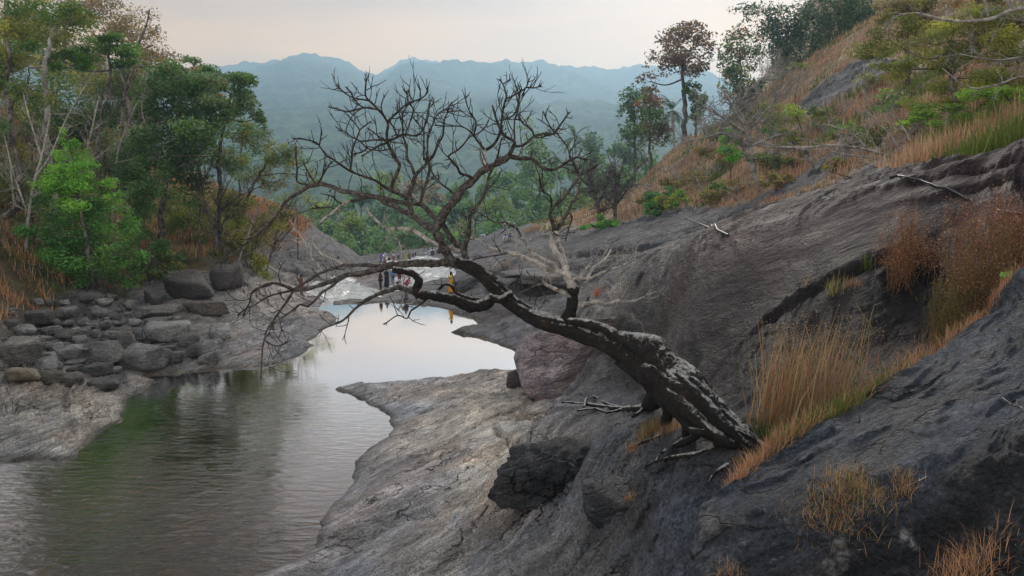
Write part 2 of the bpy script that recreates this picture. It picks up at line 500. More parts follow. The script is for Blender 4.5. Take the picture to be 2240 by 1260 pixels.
# shelf by the pool and rock beyond the slab's crest
cz((1100,740,.35),(1160,700,.6),(1060,680,.35),(1150,640,1.4),(1100,650,1.1),(1000,650,.35))
cp((1300,630,45),(1050,600,60),(1200,560,65),(1300,520,70),(1400,490,66),(1400,560,48),(1500,480,58),(1500,530,42),
   (1600,466,50),(1600,500,36),(1700,420,48),(1700,465,30),(1800,395,42),(1800,430,26),(1950,381,30),(1950,392,22),(2100,368,22),(1120,575,64),(1180,600,56))
# grassy hillside on the right
cp((1900,330,40),(1900,250,55),(1890,150,72),(1890,60,88),(2240,290,22),(2240,200,35),(2240,50,55),(2240,-100,75),(2050,300,35),
   (2050,200,50),(2050,60,75),(1700,370,60),(1700,300,75),(1700,220,90),(1690,178,98),(1690,300,128),(1600,390,70),(1600,300,95),
   (1600,240,105),(1600,330,140),(1500,440,75),(1500,360,100),(1500,290,115),(1500,400,150),(1400,470,90),(1400,400,118),(1400,440,150),
   (1300,490,95),(1300,452,120),(1300,530,150),(1200,520,100),(1200,485,124),(1200,570,155),(1890,40,115),(2100,-60,110),(1760,110,125),(2300,-200,130))
cx((14,25,10.1),(35,50,22),(22,14,12),(70,90,60),(60,150,50),(90,160,62))
# far lip of the rock, where the stream drops away
cp((820,560,115),(900,550,124),(960,546,124),(1050,521,118),(1100,502,124),(900,600,160),(820,595,150),(1000,600,160),(1100,560,160),
   (1000,560,100),(850,590,85),(950,590,85),(850,630,66),(930,640,61),(1000,612,70),(1000,580,85),(760,575,100))
# left bank
cp((700,610,66),(640,640,58),(560,640,52),(600,600,62),(660,590,68),(620,560,72),(700,545,78),(780,557,88),(820,577,92),(700,520,86),
   (640,520,78),(720,516,92),(640,472,95),(560,442,95),(720,575,130),(640,540,130),(560,490,140),(500,560,58),(500,600,52),(480,480,72),
   (400,560,55),(400,610,50),(350,500,65),(300,650,46),(200,650,43),(50,655,38),(100,560,46),(0,560,40),(50,450,52),(50,350,68),
   (50,280,85),(200,350,75),(200,300,95),(350,360,90),(400,400,112),(500,430,105),(0,250,120),(0,700,33),(0,850,27.5),(200,780,33),
   (200,700,40),(400,760,36.5),(400,700,42),(560,740,39),(560,690,46),(650,700,45))
cz((100,930,.28),(200,880,.26),(60,980,.2),(20,900,.4),(280,848,.15))
cx((-24,30,5),(-36,40,11),(-60,60,20),(-90,100,28),(-30,22,2.0),(-130,155,25),(-60,160,-2),(-90,160,8),(-20,165,-4),(0,165,-9))
CTRL = np.array(CTRL)
def uv(x, y): return np.stack([x / y * 2.2, np.log(y)], -1)
Z_RBF = RBF(uv(CTRL[:, 0], CTRL[:, 1]), CTRL[:, 2], smooth=0.004)

NU, NV = 720, 570
us = np.concatenate([np.linspace(-1.15, -0.73, 30, endpoint=False), np.linspace(-0.73, 0.73, NU - 60), np.linspace(1.15, 0.73, 30, endpoint=False)[::-1]])
Y0, Y1 = 2.6, 166.0
ls = np.linspace(math.log(Y0), math.log(Y1), NV)
U, L = np.meshgrid(us, ls)
GY = np.exp(L); GX = U * GY
Z = Z_RBF(uv(GX.ravel(), GY.ravel()))[:, 0].reshape(GX.shape)
def box(A, r, ax):
    k = 2 * r + 1
    p = np.concatenate([np.repeat(A.take([0], ax), r + 1, ax), A, np.repeat(A.take([-1], ax), r, ax)], ax)
    c = np.cumsum(p, ax)
    n_ = A.shape[ax]
    return (c.take(range(k, k + n_), ax) - c.take(range(0, n_), ax)) / k
Zb = Z
for _ in range(2): Zb = box(box(Zb, 9, 0), 9, 1)
wb = smooth01((GY - 6) / 3) * (1 - smooth01((GY - 100) / 30)) * smooth01((U + 0.12) / 0.1)      # round off the kinks of the slabs
Z = Z * (1 - wb) + Zb * wb
Z0 = Z.copy()

def bilin(A, x, y):
    x = np.asarray(x, float); y = np.asarray(y, float)
    fu = np.interp(x / y, us, np.arange(NU)); fv = np.interp(np.log(y), ls, np.arange(NV))
    i = np.clip(fu.astype(int), 0, NU - 2); j = np.clip(fv.astype(int), 0, NV - 2)
    a = fu - i; b = fv - j
    return (A[j, i] * (1 - a) + A[j, i + 1] * a) * (1 - b) + (A[j + 1, i] * (1 - a) + A[j + 1, i + 1] * a) * b

_marchY = np.exp(np.linspace(math.log(2.7), math.log(165), 2600))
def hit(px, py, A=None):
    """where the viewing ray of a photo pixel meets the ground"""
    A = Z if A is None else A
    q = P(px, py, _marchY)
    h = bilin(A, q[:, 0], q[:, 1])
    k = np.nonzero(q[:, 2] <= h)[0]
    k = k[0] if len(k) else len(_marchY) - 1
    return np.array([q[k, 0], q[k, 1], h[k]])
def hits(pts, A=None): return np.array([hit(a, b, A) for a, b in pts])
def ground(x, y): return bilin(Z, x, y)

# ---- where grass and soil take over from rock: nearest edge Yb for each direction u
def edge_fn(px_pts):
    h = hits(px_pts, Z0)
    u = h[:, 0] / h[:, 1]; o = np.argsort(u)
    return u[o], h[o, 1]
eR = edge_fn([(1120,496),(1180,505),(1250,502),(1300,496),(1400,478),(1500,463),(1590,458),(1700,424),(1800,396),(1950,384)])
eRu = np.concatenate([eR[0], [0.535, 0.60, 0.70, 1.2]]); eRy = np.concatenate([eR[1], [21.5, 19.5, 18.2, 17.5]])
eL = edge_fn([(-200,720),(0,700),(100,676),(200,655),(330,612),(400,588),(500,584),(560,572),(600,528),(660,512),(735,527)])
jit = fbm2(GX * 0.25, GY * 0.25, 4, 3)
YbR = np.where(U > eRu[0], np.interp(U, eRu, eRy), 1e6)
YbL = np.where(U < eL[0][-1], np.interp(U, eL[0], eL[1]), 1e6)
coverR = smooth01((GY / YbR - 1) * 12 + 0.5 + jit * 0.9)
coverL = smooth01((GY / YbL - 1) * 12 + 0.5 + jit * 0.9)
# bare rock showing through the hillside
for px, py, r in ((1830,190,3.2),(1870,165,3.0),(1800,215,2.2),(1440,335,4.0),(1470,315,4.0),(1510,290,3.5),(1410,360,3.0),(1880,390,2.4),(1760,400,2.2),(1840,350,2.0)):
    q = hit(px, py, Z0)
    d = np.hypot(GX - q[0], (GY - q[1]) * 0.5) / r
    coverR = np.minimum(coverR, smooth01((d - 0.7) * 2.2 + jit * 0.5))
COVER = np.maximum(coverR, coverL)
COVER = np.where(GY > 128, np.maximum(COVER, smooth01((GY - 128) / 10)), COVER)

# ---- relief of the bare rock
def grain(x, y):
    c, s = math.cos(FOL_ANG), math.sin(FOL_ANG)
    return x * c + y * s, -x * s + y * c
S, T = grain(GX, GY)
PT = np.stack([GX, GY, Z0], -1)
S = PT @ FOL_A; T = 0.35 * T + (PT @ FOL_N) * 4.5
rock = 1 - COVER
_sb = hits([(1300,650),(1420,600),(1600,525),(1800,450),(2000,392),(2240,320),(2240,470),(2050,560),(1950,560),(1740,655),(1640,800),(1500,850),(1420,800),(1300,720)], Z0)
_m = (GY > 9) & (GY < 40) & (GX > 0)
_sd = np.full(GX.shape, 9.0); _sd[_m] = poly_sd(GX[_m], GY[_m], _sb[:, :2])
rock = rock * (1 - 0.72 * smooth01(-_sd / 1.0))            # the big slab is a smooth sheet
amp = np.clip(GY / 16, 0.55, 2.2)
wx = fbm2(GX * 0.3, GY * 0.3, 3, 40) * 0.5
Z += rock * 0.16 * fbm2(S * 0.16 / amp, T * 0.5 / amp + wx, 3, 11) * amp
rd = ridge2(S * 0.28 / amp, T * 1.5 / amp + wx * 2, 4, 21)
Z += rock * 0.060 * rd * amp
tt = T * 1.1 / amp + 0.55 * S * 0.12 + fbm2(S * 0.25, T * 0.35, 3, 61) * 1.3       # low steps along the grain
Z += rock * 0.12 * amp * (smooth01((tt - np.floor(tt)) * 5.0) - (tt - np.floor(tt))) * smooth01(0.35 + 1.2 * fbm2(GX * 0.2 / amp, GY * 0.2 / amp, 2, 71))
Z += rock * 0.030 * fbm2(S * 1.6, T * 5.0, 3, 81)
Z += COVER * (0.25 * fbm2(GX * 0.22, GY * 0.22, 4, 91) * np.clip(GY / 40, 0.4, 1.6))

# ---- cracks, ledges and hollows
def carve(px_pts, depth, w, step=0.0, sw=0.8, wob=0.10):
    h = hits(px_pts, Z0)
    m = (GY > h[:, 1].min() - 4) & (GY < h[:, 1].max() + 4) & (GX > h[:, 0].min() - 4) & (GX < h[:, 0].max() + 4)
    x = GX[m] + wob * fbm2(GX[m] * 1.7, GY[m] * 1.7, 3, 5); y = GY[m] + wob * fbm2(GX[m] * 1.7, GY[m] * 1.7, 3, 6)
    d, s = line_d(x, y, h)
    Z[m] += -depth * np.exp(-(d / w) ** 2) + step * 0.5 * s * np.exp(-d / sw)
carve([(1680,700),(1740,655),(1830,615),(1890,588),(1960,560)], 0.17, 0.10, 0.10, 0.8)
carve([(1960,560),(2010,590),(2045,610)], 0.14, 0.09)
carve([(985,972),(1010,955),(1060,925),(1110,905),(1180,868)], 0.12, 0.09, 0.10, 0.6)
carve([(1230,874),(1221,905),(1198,935),(1160,968)], 0.04, 0.1, 0.75, 0.7)
carve([(1085,945),(1110,965),(1160,972)], 0.14, 0.08, 0.12, 0.4)
carve([(900,905),(960,893),(1040,880)], 0.07, 0.08, 0.08, 0.4)
carve([(860,945),(950,925),(1010,905)], 0.06, 0.08, 0.06, 0.4)
carve([(870,1010),(930,1000),(985,1020)], 0.06, 0.08)
carve([(1000,1030),(1050,1050),(1090,1040)], 0.06, 0.06)
carve([(1092,716),(1105,740),(1118,764)], 0.10, 0.14)
carve([(1108,742),(1140,730),(1175,738)], 0.08, 0.14)
carve([(1228,560),(1300,556),(1400,548),(1480,530)], 0.25, 0.7, 0.4, 3)
carve([(1090,628),(1150,632),(1240,622),(1280,606)], 0.35, 0.8, 0.5, 3)
carve([(1080,600),(1160,592),(1240,598)], 0.2, 0.6, 0.4, 2.5)
carve([(1200,520),(1330,492),(1480,468)], 0.15, 0.8, 0.4, 3)
carve([(1300,575),(1400,535),(1560,490),(1700,445)], 0.15, 0.4, 0.25, 2)
carve([(1960,300+75),(2100,345),(2200,330),(2240,322)], 0.06, 0.10)
carve([(2000,400),(2120,375),(2240,365)], 0.10, 0.10, 0.12, 0.8)
carve([(2080,420),(2180,400),(2240,398)], 0.10, 0.10, 0.12, 0.8)
carve([(540,640),(600,655),(680,668)], 0.12, 0.4, 0.25, 1.5)
carve([(470,720),(560,705),(640,695),(700,692)], 0.12, 0.3, 0.3, 1.2)
carve([(520,760),(600,742),(690,728)], 0.06, 0.2, 0.12, 1.0)
carve([(20,980),(90,960),(150,968)], 0.06, 0.12)
carve([(60,905),(85,912)], 0.16, 0.35)
carve([(620,590),(680,606),(740,622)], 0.2, 0.7, 0.4, 2)
carve([(560,585),(640,612),(700,640)], 0.2, 0.6, 0.4, 2)
# hole under the upper layer of the slab
q = hit(1195, 892, Z0)
Z -= 0.45 * np.exp(-((GX - q[0]) / 0.9) ** 2 - ((GY - q[1]) / 1.4) ** 2)

# ---- the pool bed, and a clean waterline
m = (GY > 5) & (GY < 70) & (U < 0.15)
sd = poly_sd(GX[m] + 0.10 * fbm2(GX[m] * 1.1, GY[m] * 1.1, 4, 8), GY[m] + 0.16 * fbm2(GX[m] * 1.1, GY[m] * 1.1, 4, 9), POOL)
bed = -0.06 - np.minimum(1.1, -sd * 0.22) + 0.10 * fbm2(GX[m] * 0.6, GY[m] * 0.6, 3, 14) * np.clip(-sd, 0, 1)
lip = 0.02 + np.minimum(0.10, sd * 0.30)
Z[m] = np.where(sd < 0, np.minimum(Z[m], np.minimum(bed, -0.04)), np.maximum(np.minimum(Z[m], 0.03 + sd * 0.42 + 3.0 * np.maximum(sd - 0.9, 0) ** 2 + 0.08 * np.clip(fbm2(GX[m] * 1.3, GY[m] * 1.3, 3, 19), 0, 1) * np.clip(sd * 4, 0, 1)), lip))
SD = np.full(GX.shape, 99.0); SD[m] = sd

# ---- rock colours (the stone's own: weathering, algae, lichen), sampled where they stand
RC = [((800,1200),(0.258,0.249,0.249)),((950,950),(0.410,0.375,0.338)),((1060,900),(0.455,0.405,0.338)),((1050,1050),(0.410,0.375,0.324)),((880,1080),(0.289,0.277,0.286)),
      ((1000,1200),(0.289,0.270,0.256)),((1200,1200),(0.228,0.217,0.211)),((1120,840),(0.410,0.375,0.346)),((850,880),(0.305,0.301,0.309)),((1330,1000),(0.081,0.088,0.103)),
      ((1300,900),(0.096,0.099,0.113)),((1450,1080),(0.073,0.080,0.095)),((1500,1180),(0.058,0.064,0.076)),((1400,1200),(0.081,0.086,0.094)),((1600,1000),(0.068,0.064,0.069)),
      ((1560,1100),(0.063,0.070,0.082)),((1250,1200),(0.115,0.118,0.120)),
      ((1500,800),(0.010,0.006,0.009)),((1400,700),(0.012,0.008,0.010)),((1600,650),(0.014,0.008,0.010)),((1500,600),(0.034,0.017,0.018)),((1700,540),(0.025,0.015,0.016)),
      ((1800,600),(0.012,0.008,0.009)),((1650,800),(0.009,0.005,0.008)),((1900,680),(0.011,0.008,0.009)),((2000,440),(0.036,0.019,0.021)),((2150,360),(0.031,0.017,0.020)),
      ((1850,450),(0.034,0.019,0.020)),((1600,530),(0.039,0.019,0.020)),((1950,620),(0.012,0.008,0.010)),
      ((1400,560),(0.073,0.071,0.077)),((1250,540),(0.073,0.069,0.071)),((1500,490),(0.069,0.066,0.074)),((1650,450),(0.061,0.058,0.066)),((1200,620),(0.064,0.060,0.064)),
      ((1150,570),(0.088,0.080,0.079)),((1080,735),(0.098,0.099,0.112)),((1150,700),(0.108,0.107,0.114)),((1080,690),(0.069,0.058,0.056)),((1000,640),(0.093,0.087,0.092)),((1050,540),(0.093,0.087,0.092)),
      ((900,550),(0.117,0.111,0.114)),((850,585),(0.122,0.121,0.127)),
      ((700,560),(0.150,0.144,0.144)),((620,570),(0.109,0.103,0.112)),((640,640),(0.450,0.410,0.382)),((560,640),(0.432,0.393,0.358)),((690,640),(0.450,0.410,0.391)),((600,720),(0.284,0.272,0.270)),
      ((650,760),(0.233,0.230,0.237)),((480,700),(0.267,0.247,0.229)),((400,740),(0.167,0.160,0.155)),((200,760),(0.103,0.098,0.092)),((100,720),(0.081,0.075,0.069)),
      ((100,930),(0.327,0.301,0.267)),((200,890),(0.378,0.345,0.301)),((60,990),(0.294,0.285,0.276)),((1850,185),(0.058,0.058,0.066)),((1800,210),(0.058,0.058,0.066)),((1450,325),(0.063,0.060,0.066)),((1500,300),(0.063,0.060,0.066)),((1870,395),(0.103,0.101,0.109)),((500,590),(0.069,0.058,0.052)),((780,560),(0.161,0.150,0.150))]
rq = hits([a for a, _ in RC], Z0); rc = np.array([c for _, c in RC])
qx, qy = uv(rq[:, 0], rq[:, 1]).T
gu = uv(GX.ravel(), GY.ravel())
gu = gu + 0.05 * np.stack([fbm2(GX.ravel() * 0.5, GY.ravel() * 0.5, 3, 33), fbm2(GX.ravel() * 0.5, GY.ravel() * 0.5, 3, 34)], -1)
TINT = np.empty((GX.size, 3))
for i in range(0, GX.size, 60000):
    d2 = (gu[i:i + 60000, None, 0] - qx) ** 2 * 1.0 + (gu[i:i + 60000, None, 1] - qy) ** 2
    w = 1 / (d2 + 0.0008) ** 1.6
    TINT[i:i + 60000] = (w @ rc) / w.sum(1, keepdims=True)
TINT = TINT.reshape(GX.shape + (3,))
# soil and litter under the grass
so = fbm2(GX * 0.15, GY * 0.15, 4, 51)[..., None]
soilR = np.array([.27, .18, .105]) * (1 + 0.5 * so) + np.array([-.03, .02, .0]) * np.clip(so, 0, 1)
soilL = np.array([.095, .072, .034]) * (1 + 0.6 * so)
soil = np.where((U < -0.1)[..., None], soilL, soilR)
orange = smooth01(1.4 - np.hypot((GX + 26), (GY - 90) * 0.6) / 14)[..., None]
soil = soil * (1 - orange) + np.array([.30, .14, .055]) * orange
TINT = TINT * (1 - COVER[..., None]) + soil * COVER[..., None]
# wet stone at the waterline, brown silt and algae on the bed
wet = smooth01(1 - SD / (0.28 + 0.15 * jit))[..., None] * (SD > 0)[..., None]
TINT = TINT * (1 - 0.55 * wet)
silt = np.array([.165, .110, .045]) * (1 + 0.5 * fbm2(GX * 0.5, GY * 0.5, 4, 77))[..., None]
TINT = np.where((SD < 0)[..., None], silt, TINT)

V = np.stack([GX, GY, Z], -1).reshape(-1, 3)
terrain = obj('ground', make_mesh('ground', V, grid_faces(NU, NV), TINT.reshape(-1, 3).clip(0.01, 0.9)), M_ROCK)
tag(terrain, 'bare rock banks and grassy slopes of the stream valley', kind='structure')

# ---------------------------------------------------------------- water
def water_material():
    b = MB('still water')
    p = b.pos()
    big = b.noise(b.mapping(p, (0.55, 1.3, 1), (0, 0, 0.25)), 2.6, 3, 0.5, 0.3)
    rip = b.noise(b.mapping(p, (0.7, 2.1, 1), (0, 0, 0.30)), 2.1, 4, 0.55, 0.8)
    sp = b.n('ShaderNodeSeparateXYZ'); b.l(p, sp.inputs[0])
    near = b.mr(sp.outputs[1], 15, 33, 1.0, 0.0)                 # breeze ripples the near left end of the pool
    left = b.mr(sp.outputs[0], -1.5, -7.0, 0.0, 1.0)
    st = b.math('MAXIMUM', b.math('MULTIPLY', b.math('MULTIPLY', near, left), 1.0), b.math('MULTIPLY', left, 0.05))
    patch = b.mr(b.noise(p, 0.22, 3), 0.35, 0.6, 0.25, 1.0)
    st = b.math('ADD', b.math('MULTIPLY', b.math('MULTIPLY', st, patch), 0.50), 0.003)
    bm = b.n('ShaderNodeBump'); bm.inputs['Distance'].default_value = 0.11
    b.l(st, bm.inputs['Strength']); b.l(b.math('ADD', rip, b.math('MULTIPLY', big, 0.6)), bm.inputs['Height'])
    fr = b.n('ShaderNodeFresnel'); fr.inputs[0].default_value = 1.5; b.l(bm.outputs[0], fr.inputs['Normal'])
    gl = b.n('ShaderNodeBsdfGlossy'); gl.inputs['Roughness'].default_value = 0.02
    gl.inputs[0].default_value = (0.97, 0.98, 1, 1); b.l(bm.outputs[0], gl.inputs['Normal'])
    tr = b.n('ShaderNodeBsdfTransparent'); tr.inputs[0].default_value = (0.66, 0.53, 0.30, 1)
    s = b.n('ShaderNodeMixShader')
    b.l(b.mr(fr.outputs[0], 0.09, 0.27, 0.06, 0.97), s.inputs[0]); b.l(tr.outputs[0], s.inputs[1]); b.l(gl.outputs[0], s.inputs[2])
    return b.done(s.outputs[0])
wx0, wx1, wy0, wy1 = -34, 8, 9, 58
gx, gy = np.meshgrid(np.linspace(wx0, wx1, 40), np.linspace(wy0, wy1, 40))
water = obj('pool_water', make_mesh('pool_water', np.stack([gx, gy, 0 * gx], -1).reshape(-1, 3), grid_faces(40, 40)), water_material())
tag(water, 'still pool of water reflecting the pale sky', kind='structure')

def stream_material():
    b = MB('running water')
    p = b.pos()
    n = b.noise(b.mapping(p, (0.9, 2.6, 1), (0, 0, 0.5)), 1.3, 6, 0.65, 0.8)
    f = b.mr(n, 0.38, 0.60)
    c = b.mix(f, (0.22, 0.23, 0.235), (0.66, 0.66, 0.63))
    return b.done(b.principled(c, 0.18, 0.8, b.bump(n, 0.7, 0.12)).outputs[0])
M_STREAM = stream_material()
Vg = np.stack([GX, GY, Z], -1)
fc = grid_faces(NU, NV)
def drape(name, polys, lift, mat, label):
    k = np.zeros(GX.shape, bool)
    for px in polys:
        w = hits(px)[:, :2]
        mm = (GY > 45) & (GY < 135)
        s_ = np.full(GX.shape, 9.0)
        s_[mm] = poly_sd(GX[mm] + 0.5 * fbm2(GX[mm] * 0.4, GY[mm] * 0.4, 3, 2), GY[mm] + 1.0 * fbm2(GX[mm] * 0.4, GY[mm] * 0.4, 3, 4), w)
        k |= s_ < 0
    kf = k.ravel()[fc].all(1)
    f = fc[kf]; u_, inv = np.unique(f, return_inverse=True)
    v = Vg.reshape(-1, 3)[u_].copy(); v[:, 2] += lift
    o = obj(name, make_mesh(name, v, inv.reshape(-1, 4)), mat)
    tag(o, label, kind='structure'); return o
drape('stream_water', [[(655,650),(672,628),(715,608),(775,610),(835,640),(835,658),(740,663),(690,658)],
                       [(845,640),(860,612),(900,588),(945,578),(1000,592),(1010,600),(960,612),(905,628),(880,642)],
                       [(818,556),(838,566),(842,582),(870,604),(925,588),(985,566),(930,560),(870,572),(850,560)]], 0.05, M_STREAM,
      'white water running thinly over the rock beyond the pool')
# ---------------------------------------------------------------- far valley side and mountain
CREST = np.array([(-1400,90),(-700,40),(0,110),(300,150),(430,160),(490,160),(560,150),(600,146),(660,141),(700,139),(770,146),(800,157),(830,164),(855,153),(880,134),
    (905,126),(950,133),(1010,151),(1060,142),(1110,140),(1150,149),(1180,160),(1260,157),(1340,163),(1390,156),(1430,158),(1500,172),(1560,190),(1700,205),(2240,180),(3200,120)], float)
NHU, NHV = 640, 160
hu = np.linspace(-1.05, 1.05, NHU)
hy = np.exp(np.linspace(math.log(135), math.log(4900), NHV))
HU, HY = np.meshgrid(hu, hy)
HX = HU * HY
crz = P(np.interp(hu, (CREST[:, 0] - 1120) / F, CREST[:, 0]), np.interp(hu, (CREST[:, 0] - 1120) / F, CREST[:, 1]), 4200.0)[:, 2][None, :]
t = np.clip((HY - 620) / (4200 - 620), 0, 1)
prof = t ** 1.12
HZ = -26 + (crz + 26) * prof
HZ = np.where(HY < 620, -12 - 14 * smooth01((HY - 135) / 150), HZ)
HZ = np.where(HY > 4200, crz - (HY - 4200) * 0.35, HZ)
spur = ridge2(HX * 0.0011 + 2, HY * 0.0006, 3, 5)
w = np.clip(t * 1.6, 0, 1) * (1 - smooth01((t - 0.80) / 0.2))
HZ = HZ + spur * 55 * w
bump = np.clip(fbm2(HX / 48, HY / 48, 3, 9) + 0.25, -0.3, 2) * np.clip(HY / 2200, 0.12, 1.0) * 10
HZ = HZ + bump + 1.8 * fbm2(HX / 19, HY / 40, 2, 29) * np.clip(HY / 3000, 0, 1)
gn = fbm2(HX / 70, HY / 90, 4, 15)[..., None]
gn2 = fbm2(HX / 15, HY / 20, 2, 19)[..., None]
HC = np.array([.052, .085, .030]) * (1 + 0.55 * gn + 0.5 * gn2) + np.array([.03, .02, .0]) * np.clip(gn, 0, 1)
def forest_material():
    b = MB('far forest')
    p = b.pos()
    n = b.noise(p, 0.10, 5, 0.6); n2 = b.noise(p, 0.02, 4, 0.6)
    c = b.mix(1.0, b.attr('tint').outputs['Color'], b.mr(n, 0.3, 0.7, 0.4, 1.6), 'MULTIPLY')
    c = b.mix(1.0, c, b.mr(n2, 0.3, 0.7, 0.6, 1.4), 'MULTIPLY')
    return b.done(b.principled(c, 0.9, 0.05, b.bump(n, 1.0, 6.0)).outputs[0])
hills = obj('hills', make_mesh('hills', np.stack([HX, HY, HZ], -1).reshape(-1, 3), grid_faces(NHU, NHV), HC.reshape(-1, 3).clip(.01, .5)), forest_material())
tag(hills, 'forested mountain fading to blue across the valley', kind='structure')

# ---------------------------------------------------------------- haze
hb = obj('haze', None)
bpy.data.objects.remove(hb)
x0, x1, y0, y1, z0, z1 = -5400, 5400, -60, 5000, -90, 830
vs = np.array([[x, y, z] for x in (x0, x1) for y in (y0, y1) for z in (z0, z1)], float)
fs = np.array([[0, 1, 3, 2], [4, 6, 7, 5], [0, 4, 5, 1], [2, 3, 7, 6], [0, 2, 6, 4], [1, 5, 7, 3]])
hm = bpy.data.materials.new('haze'); hm.use_nodes = True
hm.node_tree.nodes.clear()
ho = hm.node_tree.nodes.new('ShaderNodeOutputMaterial')
hv = hm.node_tree.nodes.new('ShaderNodeVolumePrincipled')
hv.inputs['Color'].default_value = (0.45, 0.66, 0.87, 1)
hv.inputs['Density'].default_value = 0.00039
hv.inputs['Anisotropy'].default_value = 0.5
hm.node_tree.links.new(hv.outputs[0], ho.inputs['Volume'])
haze = obj('haze', make_mesh('haze', vs, fs, smooth=False), hm)
tag(haze, 'thin blue evening haze filling the valley', kind='stuff')
# ---------------------------------------------------------------- near rock at the lower right
OUT_C = [(1530,1150,6.85),(1545,1108,7.1),(1640,1032,7.8),(1740,967,8.4),(1850,902,8.9),(1960,830,9.4),(2060,760,9.9),(2150,705,10.4),(2240,650,11),
         (1600,1120,6.95),(1700,1085,6.9),(1750,1040,7.2),(1900,1050,6.6),(1900,960,7.6),(2050,900,7.7),(2050,1000,6.6),(2240,1000,5.9),(2240,850,7.4),(2150,780,8.8),
         (1650,1130,6.6),(1800,1105,6.45),(1930,1090,6.3),(2060,1100,6.0),(2240,1110,5.55),
         (1560,1240,6.35),(1680,1250,6.2),(1800,1250,5.95),(1900,1250,5.75),(2000,1180,5.75),(2000,1255,5.5),(2100,1255,5.3),(2240,1255,5.1),(2120,1170,5.55)]
oc = np.array([P(*q) for q in OUT_C])
oc = np.concatenate([oc, [[7.5, 10.5, 7.6], [9.5, 8, 8.2], [7, 4, 6.9], [10, 4, 8], [4, 3, 6.3], [1.5, 3.6, 5.2], [2.2, 5, 5.2], [9, 13, 8]]])
O_RBF = RBF(oc[:, :2] * 0.35, oc[:, 2], smooth=0.001)
outl = np.array([P(*q)[:2] for q in [(1528,1160,6.8),(1540,1108,7.15),(1640,1030,7.85),(1740,965,8.45),(1850,900,8.95),(1960,828,9.45),(2060,758,9.95),(2150,703,10.45),(2240,648,11.05)]]
                + [[10, 13.5], [13, 9], [11, 3], [3.5, 2.6], [1.75, 4.2]] + [P(*q)[:2] for q in [(1520,1260,5.9),(1522,1225,6.3)]])
ONU, ONV = 460, 380
ou = np.linspace(0.16, 0.95, ONU); oy = np.exp(np.linspace(math.log(3.2), math.log(13.5), ONV))
OU, OY = np.meshgrid(ou, oy); OX = OU * OY
OZ = O_RBF(np.stack([OX.ravel(), OY.ravel()], -1) * 0.35)[:, 0].reshape(OX.shape)
od = poly_sd(OX + 0.05 * fbm2(OX * 3, OY * 3, 3, 3), OY + 0.05 * fbm2(OX * 3, OY * 3, 3, 7), outl)
oS, oT = grain(OX, OY)
oT = oT * 0.6 + (np.stack([OX, OY, OZ], -1) @ FOL_N) * 2.2
w1 = fbm2(OX * 0.8, OY * 0.8, 3, 12)
OZ += 0.055 * ridge2(oS * 0.35, oT * 2.3 + w1 * 0.8, 3, 23) + 0.020 * ridge2(oS * 0.8, oT * 6.0 + w1, 3, 29) + 0.05 * fbm2(OX * 0.9, OY * 0.9, 3, 31)
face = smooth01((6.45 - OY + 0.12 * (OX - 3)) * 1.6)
OZ += face * (0.11 * fbm2(OX * 2.2, OY * 2.2, 5, 44) - 0.06 * np.abs(fbm2(OX * 1.2, OY * 1.2, 3, 48)))
tt2 = oT * 1.6 + 0.5 * w1 + oS * 0.1
OZ += 0.05 * (smooth01((tt2 - np.floor(tt2)) * 6) - (tt2 - np.floor(tt2))) * smooth01(0.4 + fbm2(OX * 0.6, OY * 0.6, 2, 50))
for px, py, Yq, dep, r in ((2005,1105,6.1,.28,.22),(2070,1170,5.6,.22,.25),(1925,1085,6.4,.10,.12),(1990,1230,5.55,.15,.3)):
    q = P(px, py, Yq); OZ -= dep * np.exp(-(((OX - q[0]) / r) ** 2 + ((OY - q[1]) / (r * 1.3)) ** 2))
OZ -= np.where(od > -0.08, smooth01((od + 0.08) / 0.30) * 0.25 + np.clip(od, 0, 3) * 4.5, 0)
keep = (od < 0.75)
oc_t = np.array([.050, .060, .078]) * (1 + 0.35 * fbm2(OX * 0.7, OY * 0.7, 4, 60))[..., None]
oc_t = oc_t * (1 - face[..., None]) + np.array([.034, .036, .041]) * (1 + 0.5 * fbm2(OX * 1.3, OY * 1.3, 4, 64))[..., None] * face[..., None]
for px, py, Yq, r, c in ((1545,1150,6.8,.12,(.14,.15,.165)),(1838,1205,6.0,.06,(.2,.2,.2)),(1815,1245,5.9,.07,(.16,.16,.155)),(1990,1135,5.9,.05,(.25,.25,.25))):
    q = P(px, py, Yq)
    g = smooth01(1.5 - np.hypot(OX - q[0], (OY - q[1]) * 0.8) / r + 0.6 * fbm2(OX * 8, OY * 8, 2, 3))[..., None]
    oc_t = oc_t * (1 - g) + np.array(c) * g
f = grid_faces(ONU, ONV); f = f[keep.ravel()[f].all(1)]
un, inv = np.unique(f, return_inverse=True)
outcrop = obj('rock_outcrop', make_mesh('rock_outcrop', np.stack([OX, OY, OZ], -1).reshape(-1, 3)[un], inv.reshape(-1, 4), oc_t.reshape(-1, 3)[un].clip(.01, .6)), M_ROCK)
tag(outcrop, 'big dark blue-grey rock shelf at the lower right beside the strip of orange grass', 'rock')

def out_hit(px, py):
    q = P(px, py, np.linspace(4.5, 12, 900))
    for k in q:
        if od[np.abs(oy - k[1]).argmin(), np.abs(ou - k[0] / k[1]).argmin()] < 0.05:
            z = OZ[np.abs(oy - k[1]).argmin(), np.abs(ou - k[0] / k[1]).argmin()]
            if k[2] <= z: return np.array([k[0], k[1], z])
    return hit(px, py)

